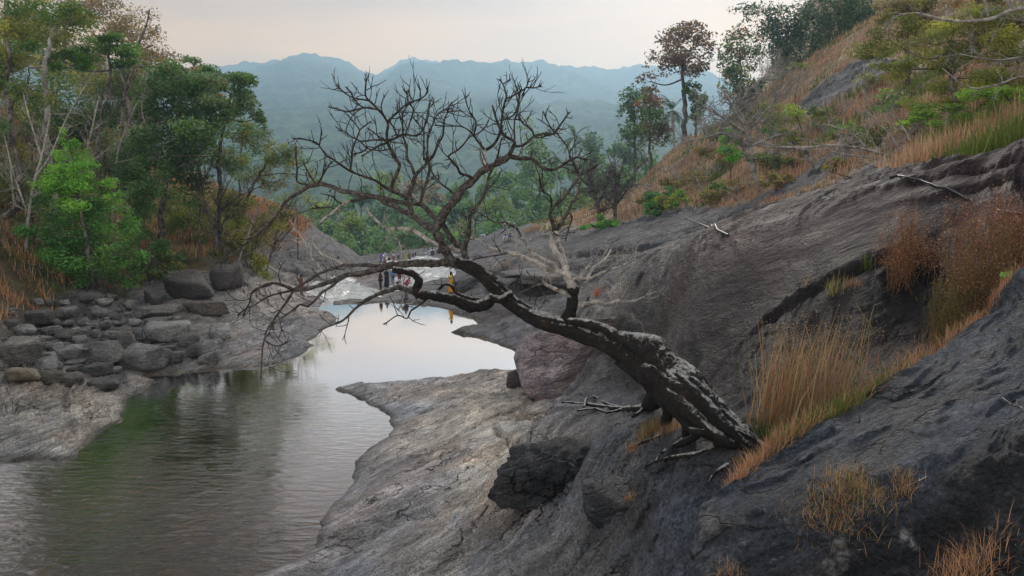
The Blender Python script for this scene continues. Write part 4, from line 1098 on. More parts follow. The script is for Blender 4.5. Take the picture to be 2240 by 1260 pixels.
# limbs: base radius, tip radius (photo px), depth change, bark, then the points
LIMBS = """
12 8.5 -.2 L 1003,573 993,577 983,564 971,543 960,521 953,509
8.5 6.5 .3 L 956,514 948,503 929,491 914,480 904,473 894,466
6.5 4.5 .5 L 894,466 880,461 863,451 840,441 824,431 797,427 769,421 743,417 731,410 711,404 694,403
4.2 1.2 .6 L 694,403 676,407 659,419 640,429 623,443 600,477 575,500 560,513 530,540 500,563 478,574
3 1.6 .2 D 697,404 673,404 654,400 649,393 650,369 647,340 648,322
2.4 1 -.3 D 695,403 703,390 716,367 726,353
2.2 1 -.2 D 690,402 687,399 673,374 665,360
6.5 5 .2 L 900,470 897,451 891,437 893,426
5 3.5 .4 L 893,430 896,423 904,401 909,384 921,370 939,351 950,336
5 3.6 -.2 L 891,440 883,430 863,420 856,416
4.6 3.6 -.3 L 855,417 859,400 869,377 874,361 867,349 861,340
3.8 2.2 -.3 D 861,340 851,320 847,307 846,291 849,273 844,261 837,250 819,231 803,216
2.2 1.3 -.3 D 803,216 799,205 801,176
3.8 1.5 -.5 D 858,417 843,410 823,396 811,391 790,384 766,374 749,363 729,349 714,340 709,334 697,317 687,310 661,304 640,303
2 1 0 D 698,318 701,306 703,287
2.6 1.2 -.2 D 766,374 769,354 771,327 779,306 787,284 784,280 774,267 760,250
1.8 .9 .2 D 787,284 801,273 810,266
2.4 1.2 .3 D 846,307 819,306 794,309 783,306 766,297 746,283
2.8 1.6 -.4 D 846,308 863,303 883,294 906,297 919,291 929,276 937,253 939,227
3 1.4 .3 D 849,268 851,263 869,246 883,233 897,224 920,216 931,207 936,193
1.6 1 .1 D 894,227 892,213 889,200
1.6 1 .1 D 905,221 897,210 895,196
1.6 1 0 D 921,215 919,203 920,194
2.8 1.4 .4 D 890,324 886,310 881,294 881,270 881,250 889,234 896,226
3.6 2.8 .4 L 906,380 899,359 890,347 890,324
2 1.1 .2 D 886,296 897,267 904,241 896,226
2.2 1.3 -.2 D 806,220 795,218 773,214 754,203 737,187
1.6 1 -.1 D 772,213 770,206 756,190
2.6 1.5 -.4 D 838,250 830,241 811,237 794,236 761,244 740,239 719,234
1.6 1 .1 D 795,236 785,228 780,223 774,214
1.8 1 .1 D 837,248 834,231 841,209
1.8 1 .4 D 850,264 861,279 867,296
1.5 .8 .1 D 804,280 823,294 842,308
2 1 .2 D 789,310 803,324 819,328 839,329 846,326
1.6 .9 -.1 D 803,324 791,333 774,336
2.2 1.1 -.3 D 846,313 826,319 811,330 791,341
2.6 1.2 .5 D 928,350 927,341 927,313 927,289 919,276 903,256
10 6.5 -.3 L 951,505 957,494 967,474 980,453 999,433 1006,420 1019,407 1037,393 1049,379 1071,366 1100,351 1113,341
4.5 2.2 -.2 D 1113,341 1123,321 1126,310 1114,303 1103,296 1093,279 1086,261 1081,244 1077,231
4.2 1.6 -.5 D 1113,341 1134,346 1161,347 1171,354 1186,367 1200,371 1211,371 1227,364 1246,351 1264,344 1281,350
2.6 1.2 .3 D 1126,320 1141,319 1156,309 1168,298 1191,292 1213,293
1.8 1 .2 D 1168,298 1163,284 1143,269 1134,256
2.2 1.1 .2 D 1126,306 1125,284 1126,263 1131,247 1134,233 1143,213 1144,206
5 3.6 .3 P 1047,378 1059,363 1060,340 1061,329
3.6 2 .4 D 1061,329 1077,319 1087,306 1093,291 1097,267 1100,244 1104,224 1107,216
1.7 1 .1 D 1107,216 1106,201 1100,184 1093,173
1.4 .9 .1 D 1100,184 1109,179 1117,173
1.9 1.1 -.1 D 1107,216 1123,209 1137,201 1151,191 1157,173
1.5 .9 0 D 1151,191 1171,192 1184,187
2 1 -.3 D 1099,263 1117,256 1127,247 1134,227 1139,196
2.6 1.2 -.3 D 1061,329 1046,310 1036,297 1024,284 1006,276 980,276 951,274
2 1.1 -.2 D 1036,297 1041,276 1040,263 1031,250 1023,234 1017,210
3.8 2 -.4 D 1037,393 1023,384 1007,379 999,363 981,344
2.2 1.1 -.3 D 981,344 986,337 1000,329 1014,316 1026,301 1043,293 1057,283 1069,264
2.6 1.2 -.3 D 944,345 950,336 957,320 960,313 969,296 970,277 973,259 979,246 984,231 989,223
1.5 .9 0 D 979,246 990,243 1003,243
2.6 1.3 .4 D 931,355 934,341 936,304 941,287 950,264 960,247 980,236
7.5 5.5 .4 L 1019,567 1013,541 1000,536 986,519 969,491 957,483 940,464 929,453 919,446
5 3.6 .3 L 919,446 894,446 863,439 843,433 820,430 797,433 769,440
3.6 2.6 .2 P 769,440 750,446 734,460 717,473 707,480 696,494
2 1 -.2 D 751,446 738,441 727,430 715,426
1.6 .8 .1 D 735,459 722,453 700,455 690,449
4.2 3 .3 L 920,446 921,437 929,411 939,376 939,356 935,345
3.2 2.2 .3 P 922,444 917,440 901,424 891,414 873,397 854,399
2.8 1.6 -.2 L 999,432 994,426 980,413 964,401 946,379 941,361 937,350
6 4 -.4 L 1014,545 1023,521 1027,500 1024,511 1027,490 1029,459
4 2.4 -.4 L 1029,459 1043,449 1056,433 1063,411 1067,394 1070,383 1080,363 1089,340
2.4 1.2 -.2 D 1089,342 1094,317 1099,301 1112,300
2.6 1.8 .1 P 1028,488 1031,486 1043,471 1049,459
6 4.6 .3 P 1013,548 1004,547 986,543 957,534 943,530 924,516 907,507 897,501
4.6 2.2 .4 P 897,501 869,500 851,500 833,491 819,477 809,467 800,454
2.4 1.4 .2 P 851,500 854,509 869,524 880,534 897,544
1.8 1.2 -.4 P 872,528 877,543 880,571 882,614 883,650 878,665 870,679
9.5 6 -.2 L 1000,575 976,574 943,577 914,576 886,578 850,581 829,589 800,596 783,599 759,601
6 4.6 -.2 L 759,601 740,610 719,617 690,627 666,633 643,634
4.2 1.4 -.3 D 643,634 626,627 609,621 591,620 573,627 551,640 547,659 540,674 532,690
5.6 3.4 .4 L 843,583 826,583 804,580 783,580 759,580 751,579
3.2 1.8 .3 P 751,579 740,573 719,563 704,556 696,546 687,536
4 2.6 .2 L 751,579 740,584 711,593 694,601 676,613 654,626 641,634
2.6 1.4 .3 P 706,594 700,584 689,573 681,561 679,544 664,526 654,511 640,500
3.8 2.8 -.3 L 757,603 740,614 726,626 704,640 690,656 673,671
3 1.3 -.3 L 643,635 637,643 629,657 611,682 597,703 583,724 579,741 574,764 573,786 570,830
2.6 1.2 .2 D 640,636 604,643 577,654 559,666 540,674 520,690
2.8 1.3 -.2 L 673,671 657,666 646,674 626,689 607,700 594,714 587,736
1.8 .9 -.2 D 578,742 590,752 605,757 618,754 628,749
14 10.5 -.5 T 1090,642 1079,651 1057,667 1029,671 1000,659 964,649 936,644 918,645
10.5 7 -.2 T 918,645 908,638 913,627 916,614 906,601 886,594 861,589
6.8 4 -.4 L 914,642 897,636 871,629 857,634 829,643 800,656
4 1.2 -.4 L 800,656 776,676 763,690 747,703 733,709 715,716 697,723
5.5 3.2 .3 T 1088,646 1050,654 1021,650 1000,641 986,624 971,623 960,633
2.6 1.2 -.2 D 933,655 914,670 899,680 890,697 870,690 840,710
12 8.5 -.1 T 1240,703 1247,686 1252,666 1254,640 1253,628
8 5.6 .3 P 1253,630 1241,603 1234,580 1221,561 1211,543 1208,528 1214,514 1217,507
4.2 2.4 -.2 L 1217,508 1208,486 1203,471 1207,458 1218,444
2.2 1.2 -.2 D 1207,460 1204,431 1187,417 1181,396 1180,378
3.2 2 .3 L 1218,444 1230,434 1243,420 1258,398 1270,385 1284,374 1307,361
1.8 1 .2 D 1270,385 1267,384 1256,361 1246,338 1240,320 1220,294 1213,290 1200,270 1188,244
2 1 .1 D 1213,291 1228,270 1245,246
3.6 1.8 .3 L 1218,504 1228,486 1241,466 1250,446 1256,436 1271,414
1.6 .9 -.2 D 1244,462 1251,478 1243,503 1237,528
5.4 4.8 .5 P 1240,600 1233,568 1228,550 1219,525 1217,507
6 3.6 .2 P 1240,602 1219,593 1193,586 1176,573 1153,567 1131,556 1111,553
3.4 1.6 .4 P 1111,553 1098,548 1074,543 1056,534 1050,526 1033,521 1017,515 999,505
2.2 1.2 -.2 L 1108,554 1090,558 1070,561 1050,565 1035,567
2 1.2 .1 P 1131,557 1131,547 1127,536 1120,527
4 2.6 -.2 P 1222,594 1207,576 1193,569 1174,559 1160,549 1150,540 1149,531 1141,519
2.6 1.4 .2 L 1141,519 1131,500 1124,494 1104,486 1086,487 1071,480 1050,466 1036,459
5 3.8 .3 P 1257,648 1273,629 1284,613
3.8 1.2 .3 P 1284,612 1299,606 1316,597 1334,590 1354,584 1379,571 1400,567
3.6 2 .5 P 1283,610 1290,599 1297,586 1309,579 1321,569 1329,560 1336,547
2.6 1.2 .2 P 1273,610 1271,601 1283,587 1296,571 1307,563
4 2.8 .1 P 1250,612 1262,607 1273,610 1284,611
5.5 3.4 .2 P 1258,669 1283,666 1307,660 1323,666 1351,659
3 .9 .2 P 1351,659 1380,660 1406,651 1429,640 1444,637
2 1 .1 P 1353,658 1357,637 1357,620
1.9 1 .2 P 1355,658 1366,640 1368,620
5 3 -.1 P 1250,648 1233,640 1211,631 1191,621
2.6 1.2 -.1 L 1191,621 1186,621 1166,627 1147,637 1126,643
2.4 1.2 .1 P 1191,621 1187,612 1192,600
1.8 1 -.1 D 1178,624 1183,633 1193,650 1190,660
3 2.2 .2 P 1073,592 1082,582 1094,570 1106,569
"""
lrng = np.random.default_rng(21)
nodes_px = [(x, y, Y) for x, y, Y, r in T_MAIN]
MATS = {'L': M_LIMB, 'D': M_TWIG, 'P': M_PALE, 'T': M_TRUNK}

def twig_chain(start, d, L, r0, step, gen):
    pts = [start]; n = max(3, int(L / step))
    d = d / np.linalg.norm(d)
    turn = lrng.normal(0, 0.10, 3)
    for i in range(n):
        d = d + turn * 0.35 + lrng.normal(0, 0.10, 3) + np.array([0, 0, 0.055])
        d /= np.linalg.norm(d)
        pts.append(pts[-1] + d * step)
    return np.array(pts), np.linspace(r0, r0 * 0.5, n + 1)

n_lim = 0
for ln in LIMBS.strip().splitlines():
    w = ln.split()
    ra, rb, dY, mk = float(w[0]), float(w[1]), float(w[2]), w[3]
    px = np.array([[float(a) for a in q.split(',')] for q in w[4:]])
    near = min(nodes_px, key=lambda q: (q[0] - px[0, 0]) ** 2 + (q[1] - px[0, 1]) ** 2)
    Ya = near[2]
    if px[:, 0].mean() > 1150: ra *= 1.3; rb *= 1.3
    seg = np.concatenate([[0], np.cumsum(np.hypot(*np.diff(px, axis=0).T))]); tt_ = seg / seg[-1]
    Ys = Ya + dY * 1.6 * tt_ ** 1.2
    pts = np.array([P(x, y, Y) for (x, y), Y in zip(px, Ys)])
    rad = np.maximum(ra + (rb - ra) * tt_ ** 0.8, 1.5) * Ys / F
    for (x, y), Y in zip(px, Ys): nodes_px.append((x, y, Y))
    p, r = resample(pts, 0.05 if ra > 4 else 0.06, rad)
    r = r * (1 + 0.10 * lrng.normal(size=len(r)).clip(-1.5, 1.5))
    k = 12 if ra > 8 else 8 if ra > 3 else 6
    V, f = tube(p, r, k, 0.16 if ra > 4 else 0.0, n_lim)
    ss = Soup(); ss.add(V - T0, f)
    b_o = obj('branch', ss.mesh('branch'), MATS[mk], tree)
    n_lim += 1
    # side twigs, a sub-part of each branch
    st = Soup()
    acc = lrng.uniform(0, .15); rad_px = np.interp(np.linspace(0, 1, len(p)), tt_, ra + (rb - ra) * tt_)
    for i in range(2, len(p) - 1):
        gap = (0.085 if rad_px[i] < 3.4 else 0.2 if rad_px[i] < 6 else 0.8) * (0.75 if px[:, 0].mean() > 1150 else 1)
        acc += np.linalg.norm(p[i] - p[i - 1])
        if acc < gap: continue
        acc = lrng.uniform(-.10, .08)
        t = p[i + 1] - p[i - 1]; t /= np.linalg.norm(t)
        side = np.cross(t, lrng.normal(size=3)); side /= np.linalg.norm(side)
        d = side * 0.85 + t * lrng.uniform(0.25, 0.8) + np.array([0, 0, lrng.uniform(-0.1, .5)])
        L = lrng.uniform(0.08, 0.52) * (1 if rad_px[i] < 5 else 0.7)
        r0 = min(0.0090, r[i] * 0.7) * lrng.uniform(.75, 1.1)
        q, rr = twig_chain(p[i], d, L, r0, 0.035, 0)
        V, f = tube(q, rr, 4); st.add(V - T0, f)
        for j in ([len(q) // 3, 2 * len(q) // 3] if L > 0.3 else [len(q) // 2] if L > .16 else []):
            j = max(1, min(j, len(q) - 2)); d2 = (q[j + 1] - q[j - 1]); d2 = d2 / np.linalg.norm(d2) + lrng.normal(0, .55, 3) + np.array([0, 0, .2])
            q2, rr2 = twig_chain(q[j], d2, L * 0.5, r0 * 0.75, 0.03, 1); V, f = tube(q2, rr2, 4); st.add(V - T0, f)
    # forked tips
    if rb < 2.2:
        t = p[-1] - p[-3]; t /= np.linalg.norm(t)
        for kx in range(lrng.integers(1, 4)):
            q, rr = twig_chain(p[-2], t + lrng.normal(0, .55, 3) + np.array([0, 0, .15]), lrng.uniform(.06, .2), r[-1] * .8, 0.03, 1)
            V, f = tube(q, rr, 4); st.add(V - T0, f)
    if st.n:
        tag(obj('twigs', st.mesh('twigs'), M_PALE if mk == 'P' else M_TWIG, b_o), kind='stuff')
# ---------------------------------------------------------------- trees, shrubs
vr = np.random.default_rng(404)
ORD = 'first second third fourth fifth sixth seventh eighth ninth tenth eleventh twelfth thirteenth fourteenth fifteenth sixteenth'.split()
def leaf_quads(C, size, col, r_, up=0.45, aspect=0.55, flat=0.0):
    """a rhombic leaf at every centre"""
    n = len(C)
    nr = r_.normal(size=(n, 3)); nr[:, 2] = np.abs(nr[:, 2]) + up
    nr /= np.linalg.norm(nr, axis=1)[:, None]
    a = np.cross(nr, r_.normal(size=(n, 3))); a /= np.linalg.norm(a, axis=1)[:, None] + 1e-9
    b = np.cross(nr, a)
    s = (size * r_.uniform(0.65, 1.35, n))[:, None]
    V = np.stack([C - a * s, C - b * s * aspect - nr * s * .12, C + a * s, C + b * s * aspect - nr * s * .12], 1).reshape(-1, 3)
    f = np.arange(n * 4).reshape(n, 4)
    return V, f, np.repeat(col, 4, axis=0)

def palette_cols(n_sub, pal, r_):
    pal = np.array(pal) * LEAF_GAIN; k = r_.integers(0, len(pal), n_sub)
    return pal[k] * r_.uniform(0.7, 1.3, (n_sub, 1))

def tree_obj(name, label, cat, Y, trunk, r0, clumps, pal, leaf, n_leaf, group=None, sub_r=0.32, nsub=None, bark=None, depth=1.0, seed=None,
             leafy=True, kids=2, droop=0.0, base=None, up=0.45, aspect=0.55, twig=True):
    """trunk: photo pixels from base to top; clumps: (px, py, rx, ry) photo pixels at about Y metres"""
    r_ = np.random.default_rng(seed if seed is not None else vr.integers(1 << 30))
    m = Y / F
    tpts = np.array([P(x, y, Y + (r_.normal() * 0.3 if i else 0)) for i, (x, y) in enumerate(trunk)])
    g = float(ground(tpts[0, 0], Y)) if Y < 160 else tpts[0, 2]
    if base is None: tpts[0, 2] = min(g - 0.05, tpts[0, 2]) if tpts[0, 2] > g else g - 0.05
    root = empty(name, tuple(tpts[0])); tag(root, label, cat, group)
    O = np.array(root.location)
    rad = np.linspace(r0, r0 * 0.35, len(tpts))
    p, r = resample(tpts, max(0.25, r0 * 2), rad)
    p[1:-1] += r_.normal(0, r0 * 0.35, (len(p) - 2, 3))
    st = Soup(); V, f = tube(p, r, 8, 0.1, 1); st.add(V - O, f)
    nodes = [p]; nrad = [r]
    LC = []; LK = []
    for (cx, cy, rx, ry) in clumps:
        c = P(cx, cy, Y + r_.uniform(-1, 1) * rx * m * depth * 0.7)
        R = np.array([rx * m, rx * m * depth, ry * m])
        N_ = np.concatenate(nodes); Rr = np.concatenate(nrad)
        d = np.linalg.norm(N_ - c, axis=1) + np.where(N_[:, 2] > c[2] + R[2] * 0.3, 6.0, 0)
        k = d.argmin()
        a = N_[k]; mid = (a + c) / 2 + np.array([0, 0, -0.08 * np.linalg.norm(c - a)]) + r_.normal(0, 0.08, 3) * np.linalg.norm(c - a)
        bp, br = resample(np.array([a, mid, c]), max(.3, r0), np.array([Rr[k] * 0.6, Rr[k] * 0.42, Rr[k] * 0.25]).clip(0.012))
        V, f = tube(bp, br, 6); st.add(V - O, f)
        nodes.append(bp); nrad.append(br)
        ns = nsub or int(np.clip(4 + 10 * (R[0] * R[2]) / 4, 6, 26))
        q = r_.normal(size=(ns, 3)); q /= np.linalg.norm(q, axis=1)[:, None]
        q = c + q * R * r_.uniform(0.25, 1.0, (ns, 1)) ** 0.5
        q[:, 2] -= droop * np.abs(r_.normal(size=ns)) * R[2]
        for s_ in q:
            j = np.linalg.norm(bp - s_, axis=1).argmin()
            a = bp[max(0, j - 1)]
            mid = (a + s_) / 2 + r_.normal(0, 0.12, 3) * np.linalg.norm(s_ - a)
            if twig:
                tp_, tr2 = resample(np.array([a, mid, s_]), max(0.35, leaf), np.array([max(br[j] * .5, .01), .012, .006]))
                V, f = tube(tp_, tr2, 4, cap=False); st.add(V - O, f)
        LC.append(q); LK.append(np.full((ns, 3), R.min() * 0 + R * sub_r * 1.15))
    trunk_o = obj('trunk', st.mesh('trunk'), bark or M_BARK, root)
    if leafy and n_leaf:
        q = np.concatenate(LC); R = np.concatenate(LK)
        w = (R[:, 0] * R[:, 2]); w = w / w.sum()
        k = r_.choice(len(q), n_leaf, p=w)
        off = r_.normal(size=(n_leaf, 3)); off /= np.maximum(1, np.linalg.norm(off, axis=1) / 2)[:, None]
        C = q[k] + off * R[k] * 0.62
        cs = palette_cols(len(q), pal, r_)
        col = (cs[k] * r_.uniform(0.7, 1.3, (n_leaf, 1))).clip(.008, .6)
        V, f, cc = leaf_quads(C - O, leaf, col, r_, up, aspect)
        obj('crown', make_mesh('crown', V, f, cc, smooth=False), M_LEAF, root)
    return root

LEAF_GAIN = 2.35
# palettes (leaf reflectances)
DK = [(.030,.060,.024),(.040,.074,.028),(.026,.050,.022)]
MID = [(.040,.080,.024),(.055,.100,.030),(.032,.062,.022)]
BRI = [(.060,.165,.028),(.085,.200,.030),(.045,.120,.025)]
OLV = [(.085,.090,.026),(.110,.108,.030),(.065,.070,.022)]
TAN = [(.125,.095,.068),(.100,.080,.060),(.150,.115,.075)]
BLU = [(.070,.105,.060),(.055,.090,.050),(.090,.120,.062)]
RED = [(.150,.055,.045),(.110,.050,.042),(.090,.060,.045)]
MAU = [(.110,.068,.060),(.085,.058,.050),(.070,.062,.045)]
YEL = [(.150,.150,.030),(.120,.130,.030),(.090,.105,.026)]
BAM = [(.028,.052,.030),(.040,.066,.038),(.034,.055,.034)]

LB = 'trees of the left bank'
tree_obj('tree','thin dark trunk with sparse olive leaves at the left edge of the photo','tree',46,[(8,560),(45,430),(28,300),(18,190),(20,90),(8,-20)],.22,
         [(40,40,60,45),(15,150,50,60),(60,220,40,40),(20,300,40,45)],OLV+MID,.11,5200,LB,seed=1)
tree_obj('tree','pale grey trunk with forked white limbs and thin green leaves','tree',50,[(112,560),(118,420),(104,330),(102,230),(100,130),(125,55),(150,10)],.24,
         [(70,60,55,40),(150,45,60,35),(60,130,45,35),(130,20,60,30)],MID+OLV,.11,5200,LB,bark=M_BARK_PALE,seed=2)
tree_obj('tree','tall tree with thin mauve-brown foliage against the sky','tree',70,[(300,560),(298,420),(290,300),(272,190),(265,90)],.3,
         [(235,35,65,38),(295,65,60,38),(335,100,45,35),(200,25,60,32),(372,132,28,18),(310,130,50,30),(250,90,60,35),(355,115,30,20)],TAN,.12,7000,LB,seed=3)
tree_obj('tree','tree with a flat feathery green tier below the mauve foliage','tree',52,[(215,570),(222,440),(212,330),(222,260),(240,170),(235,110)],.2,
         [(215,112,70,22),(245,95,45,18),(180,125,45,20),(260,130,35,16),(150,140,40,25)],MID,.10,5200,LB,seed=4,depth=.8)
tree_obj('tree','dense dark evergreen in the middle of the left bank','tree',56,[(356,600),(352,500),(362,400),(378,300),(390,200)],.30,
         [(395,170,55,35),(425,225,55,55),(350,225,50,55),(390,300,85,60),(425,370,60,45),(360,340,60,50),(325,265,40,45),(440,300,40,50),(300,330,40,40)],DK+DK+MID,.14,15000,LB,seed=5)
tree_obj('tree','green tree with a wide flat crown standing out against the mountain','tree',58,[(492,600),(478,500),(480,430),(478,340),(492,270),(505,205)],.24,
         [(480,172,60,20),(530,190,45,28),(558,228,28,32),(500,228,52,28),(445,165,42,20),(574,255,14,16),(470,250,40,30)],MID+BLU,.13,6800,LB,seed=6)
tree_obj('tree','airy many-stemmed tree with thin bluish leaves above the orange grass','tree',62,[(500,600),(520,510),(540,430),(575,370),(600,330)],.18,
         [(560,305,45,32),(605,335,42,30),(645,352,36,24),(682,385,26,16),(530,370,45,32),(615,395,42,24),(560,285,28,18),(490,330,30,30)],BLU+OLV,.11,6000,LB,seed=7)
tree_obj('shrub','tall bright green shrub overhanging the rubble bank','shrub',44,[(205,650),(200,600),(190,520),(170,430),(155,340)],.14,
         [(150,300,18,22),(160,335,30,22),(125,350,26,20),(185,365,32,22),(140,395,40,25),(205,405,42,25),(100,410,28,22),(240,430,26,18),(150,430,60,30),(160,370,45,35)],[(.085,.185,.026),(.105,.215,.030),(.062,.145,.026)],.085,6500,LB,seed=8)
tree_obj('shrub','broad mid-green shrub spilling down to the stones, below the brightest shrub','shrub',44.5,[(212,655),(210,610),(205,560),(200,480)],.14,
         [(110,450,45,32),(180,450,50,35),(250,455,45,32),(90,505,45,35),(155,510,50,38),(230,515,50,38),(295,500,32,34),(120,560,40,30),(190,570,50,34),(262,560,45,34),(215,615,50,24),(285,605,38,24),(160,605,35,22),(310,560,22,26),(170,500,90,55),(200,570,80,40)],[(.050,.125,.026),(.040,.10,.024),(.034,.08,.022),(.068,.150,.03)],.095,14500,LB,seed=9)
tree_obj('shrub','dark leafy thicket behind the bright green shrub at the far left','shrub',50,[(50,640),(50,560),(45,480),(40,400)],.12,
         [(40,450,60,55),(65,545,60,48),(20,365,42,50),(0,520,40,50),(95,600,50,30)],DK+OLV,.10,8500,LB,seed=10)
tree_obj('shrub','mid-green bush between the bright shrub and the dark evergreen','shrub',52,[(310,610),(305,540),(300,450)],.10,
         [(300,430,55,50),(330,390,45,40),(280,350,45,45),(310,490,35,40)],MID+DK,.10,6500,LB,seed=11)
tree_obj('thicket','yellow-olive thicket of thin leaves beside the many-stemmed tree','shrub',66,[(430,600),(430,540),(425,470)],.08,
         [(430,450,70,40),(385,505,55,45),(460,500,55,40),(350,540,40,30),(440,550,50,30)],YEL+OLV,.10,7000,LB,seed=12,bark=M_BARK_PALE)
tree_obj('thicket','yellow-olive thicket drooping over the pale rock at the end of the rubble','shrub',58,[(548,625),(548,580),(552,520)],.08,
         [(560,500,42,42),(545,565,36,42),(570,590,26,34),(600,465,40,30),(520,445,42,30),(535,610,24,18)],YEL+OLV,.095,6500,LB,seed=13,droop=.4)
# trees further up the left slope
UP = 'trees higher on the left slope'
for i, (base, tr, cl, pal, lb) in enumerate([
    (78,[(70,560),(66,430),(62,300),(60,180)],[(60,160,80,65),(30,70,60,55),(100,250,60,45)],OLV+MID,'olive tree high on the left slope, left of the feathery tier'),
    (84,[(130,560),(128,430),(124,330),(120,250)],[(125,235,65,55),(170,290,50,40),(85,330,50,40)],DK+OLV,'dark tree in shade high on the left slope behind the pale trunk'),
    (82,[(258,570),(258,450),(262,330),(262,240)],[(262,205,58,45),(300,165,50,38),(225,265,50,45),(290,260,45,40)],MID+OLV,'mid-green tree high on the left slope under the mauve foliage'),
    (92,[(450,580),(446,470),(432,350),(424,230),(420,160)],[(422,142,32,18),(455,160,26,14),(405,170,30,22),(470,190,40,25)],TAN+BLU,'thin tan-leaved tree whose tip shows just above the dark evergreen'),
    (88,[(175,570),(178,450),(190,360),(200,300)],[(195,275,55,45),(160,330,45,35),(235,330,45,35)],OLV+DK,'olive-dark tree on the left slope between the pale trunk and the evergreen'),
    (88,[(330,570),(332,450),(318,330),(312,230)],[(320,190,45,35),(350,150,35,25),(300,235,40,35)],MID+TAN,'green and tan tree on the left slope behind the evergreen'),
    (96,[(20,560),(22,430),(20,300)],[(20,280,70,60),(80,320,50,50),(-30,200,60,60)],OLV+TAN,'rusty olive tree low behind the left edge'),
    (100,[(150,560),(150,400),(152,200)],[(155,150,60,45),(110,110,50,40),(200,180,50,40)],TAN+OLV,'tan and olive tree behind the forked white limbs'),
    (98,[(390,570),(392,480),(400,400)],[(400,420,60,50),(450,440,45,35),(350,440,50,40)],OLV+TAN,'straw-olive tree behind the foot of the evergreen'),
    (94,[(300,560),(300,470),(298,380)],[(298,370,55,50),(250,380,45,40),(345,400,40,40)],MID+OLV,'green tree behind the mid-green bush on the left slope'),
    (102,[(60,500),(60,300),(62,80)],[(62,60,70,45),(20,100,60,45),(120,60,50,40)],TAN+MID,'tall tan-green tree high in the left corner'),
    (104,[(230,500),(232,300),(235,170)],[(235,165,55,40),(190,120,50,35),(285,190,45,35)],OLV+TAN,'olive-tan tree behind the mauve foliage')]):
    tree_obj('tree', lb, 'tree', base, tr, .24, cl, pal, .17, 6500, UP, seed=20 + i)

for i, (Y_, tr, cl, pal, n_, lb) in enumerate([
    (49,[(330,640),(330,590),(332,540)],[(335,550,40,28),(315,592,30,22),(372,572,34,18),(350,600,26,14)],MID+OLV,2600,'low leafy bush spilling over the stones right of the bright shrub'),
    (60,[(400,600),(400,520),(404,440)],[(405,430,50,40),(370,470,45,40),(430,500,45,40)],OLV+MID,4200,'olive bush filling the space under the dark evergreen'),
    (63,[(515,600),(515,530),(518,470)],[(520,465,40,40),(490,510,35,35),(540,525,35,30)],OLV+YEL,3600,'olive bush between the bare dark tree and the drooping thicket'),
    (72,[(650,520),(650,480),(648,440)],[(650,430,40,30),(620,450,35,28),(690,445,30,22)],BLU+YEL,1100,'pale yellow-green bushes on the hummock behind the bare stems'),
    (54,[(90,600),(90,500),(92,420)],[(95,400,55,45),(60,450,45,40),(120,340,40,35)],DK+MID,5200,'dark green bush behind the left side of the bright shrub'),
    (66,[(255,570),(255,470),(258,330)],[(255,320,55,50),(215,370,45,40),(290,300,45,40)],MID+OLV,5200,'mid-green tree between the bright shrub and the evergreen'),
    (74,[(520,560),(522,460),(530,300)],[(520,290,40,40),(560,350,40,30),(500,350,35,35)],BLU+MID,3600,'pale green tree behind the wide flat crown')]):
    tree_obj('shrub' if i < 5 else 'tree', lb, 'shrub' if i < 5 else 'tree', Y_, tr, .07 if i < 5 else .18, cl, pal, .11, n_, LB if i > 4 else 'bushes of the left bank', seed=130 + i)
# leafless saplings and dead limbs among them
def bare(name, label, cat, Y, limbs, r0, mat, group=None, n_tw=5, L=1.2, seed=0, spread=0.8, levels=2, base_fix=True):
    """limbs: pixel polylines, the first starts on the ground; twigs grow from all of them"""
    r_ = np.random.default_rng(seed)
    P0 = P(*limbs[0][0], Y)
    if base_fix and Y < 160: P0[2] = float(ground(P0[0], P0[1])) - .03
    root = empty(name, tuple(P0)); tag(root, label, cat, group)
    st = Soup(); tw = Soup()
    def grow(p, d, L, r, lev):
        n = max(3, int(L / (0.10 + L * .06))); q = [p]; d = d / np.linalg.norm(d)
        for i in range(n):
            d = d + r_.normal(0, .20, 3) + np.array([0, 0, .05]); d /= np.linalg.norm(d); q.append(q[-1] + d * L / n)
        q = np.array(q); V, f = tube(q, np.linspace(r, r * .4, n + 1), 4, cap=False); tw.add(V - P0, f)
        if lev:
            for i in range(1, n + 1):
                if r_.random() < .75:
                    t = q[i] - q[i - 1]; t /= np.linalg.norm(t)
                    grow(q[i], t + r_.normal(0, spread, 3), L * r_.uniform(.3, .6), r * .6, lev - 1)
    for li, lm in enumerate(limbs):
        a = np.array([P(x, y, Y + (0 if li == 0 else 0.6 * r_.normal() * (i / len(lm)))) for i, (x, y) in enumerate(lm)])
        if li == 0: a[0] = P0
        ra = r0 if li == 0 else r0 * .55
        p, r = resample(a, 0.3, np.linspace(ra, ra * (.4 if li == 0 else .3), len(a)))
        V, f = tube(p, r, 7, .1, li); st.add(V - P0, f)
        for i in range(len(p) // 4 if li == 0 else 1, len(p)):
            if r_.random() < n_tw * .18:
                t = p[i] - p[i - 1]; t /= np.linalg.norm(t) + 1e-9
                grow(p[i], t * .7 + r_.normal(0, spread, 3) + np.array([0, 0, .25]), L * r_.uniform(.5, 1.2), max(r[i] * .45, .008), levels - 1)
    obj('trunk', st.mesh('trunk'), mat, root)
    if tw.n: tag(obj('twigs', tw.mesh('twigs'), mat, root), kind='stuff')
    return root
bare('bare_tree','dead dark spar sticking up above the mauve foliage on the left','tree',60,[[(262,330),(268,250),(285,170),(300,105),(320,55),(327,20)]],.13,M_BARK,LB,2,1.0,31,levels=1)
bare('bare_tree','bare pale sapling with crooked limbs in front of the dark evergreen','tree',53,[[(250,600),(252,480),(255,350),(280,270),(300,225)],[(255,355),(300,348),(370,342),(460,340)],[(362,340),(361,315),(420,285),(450,280)]],.09,M_BARK_PALE,LB,4,1.0,32)
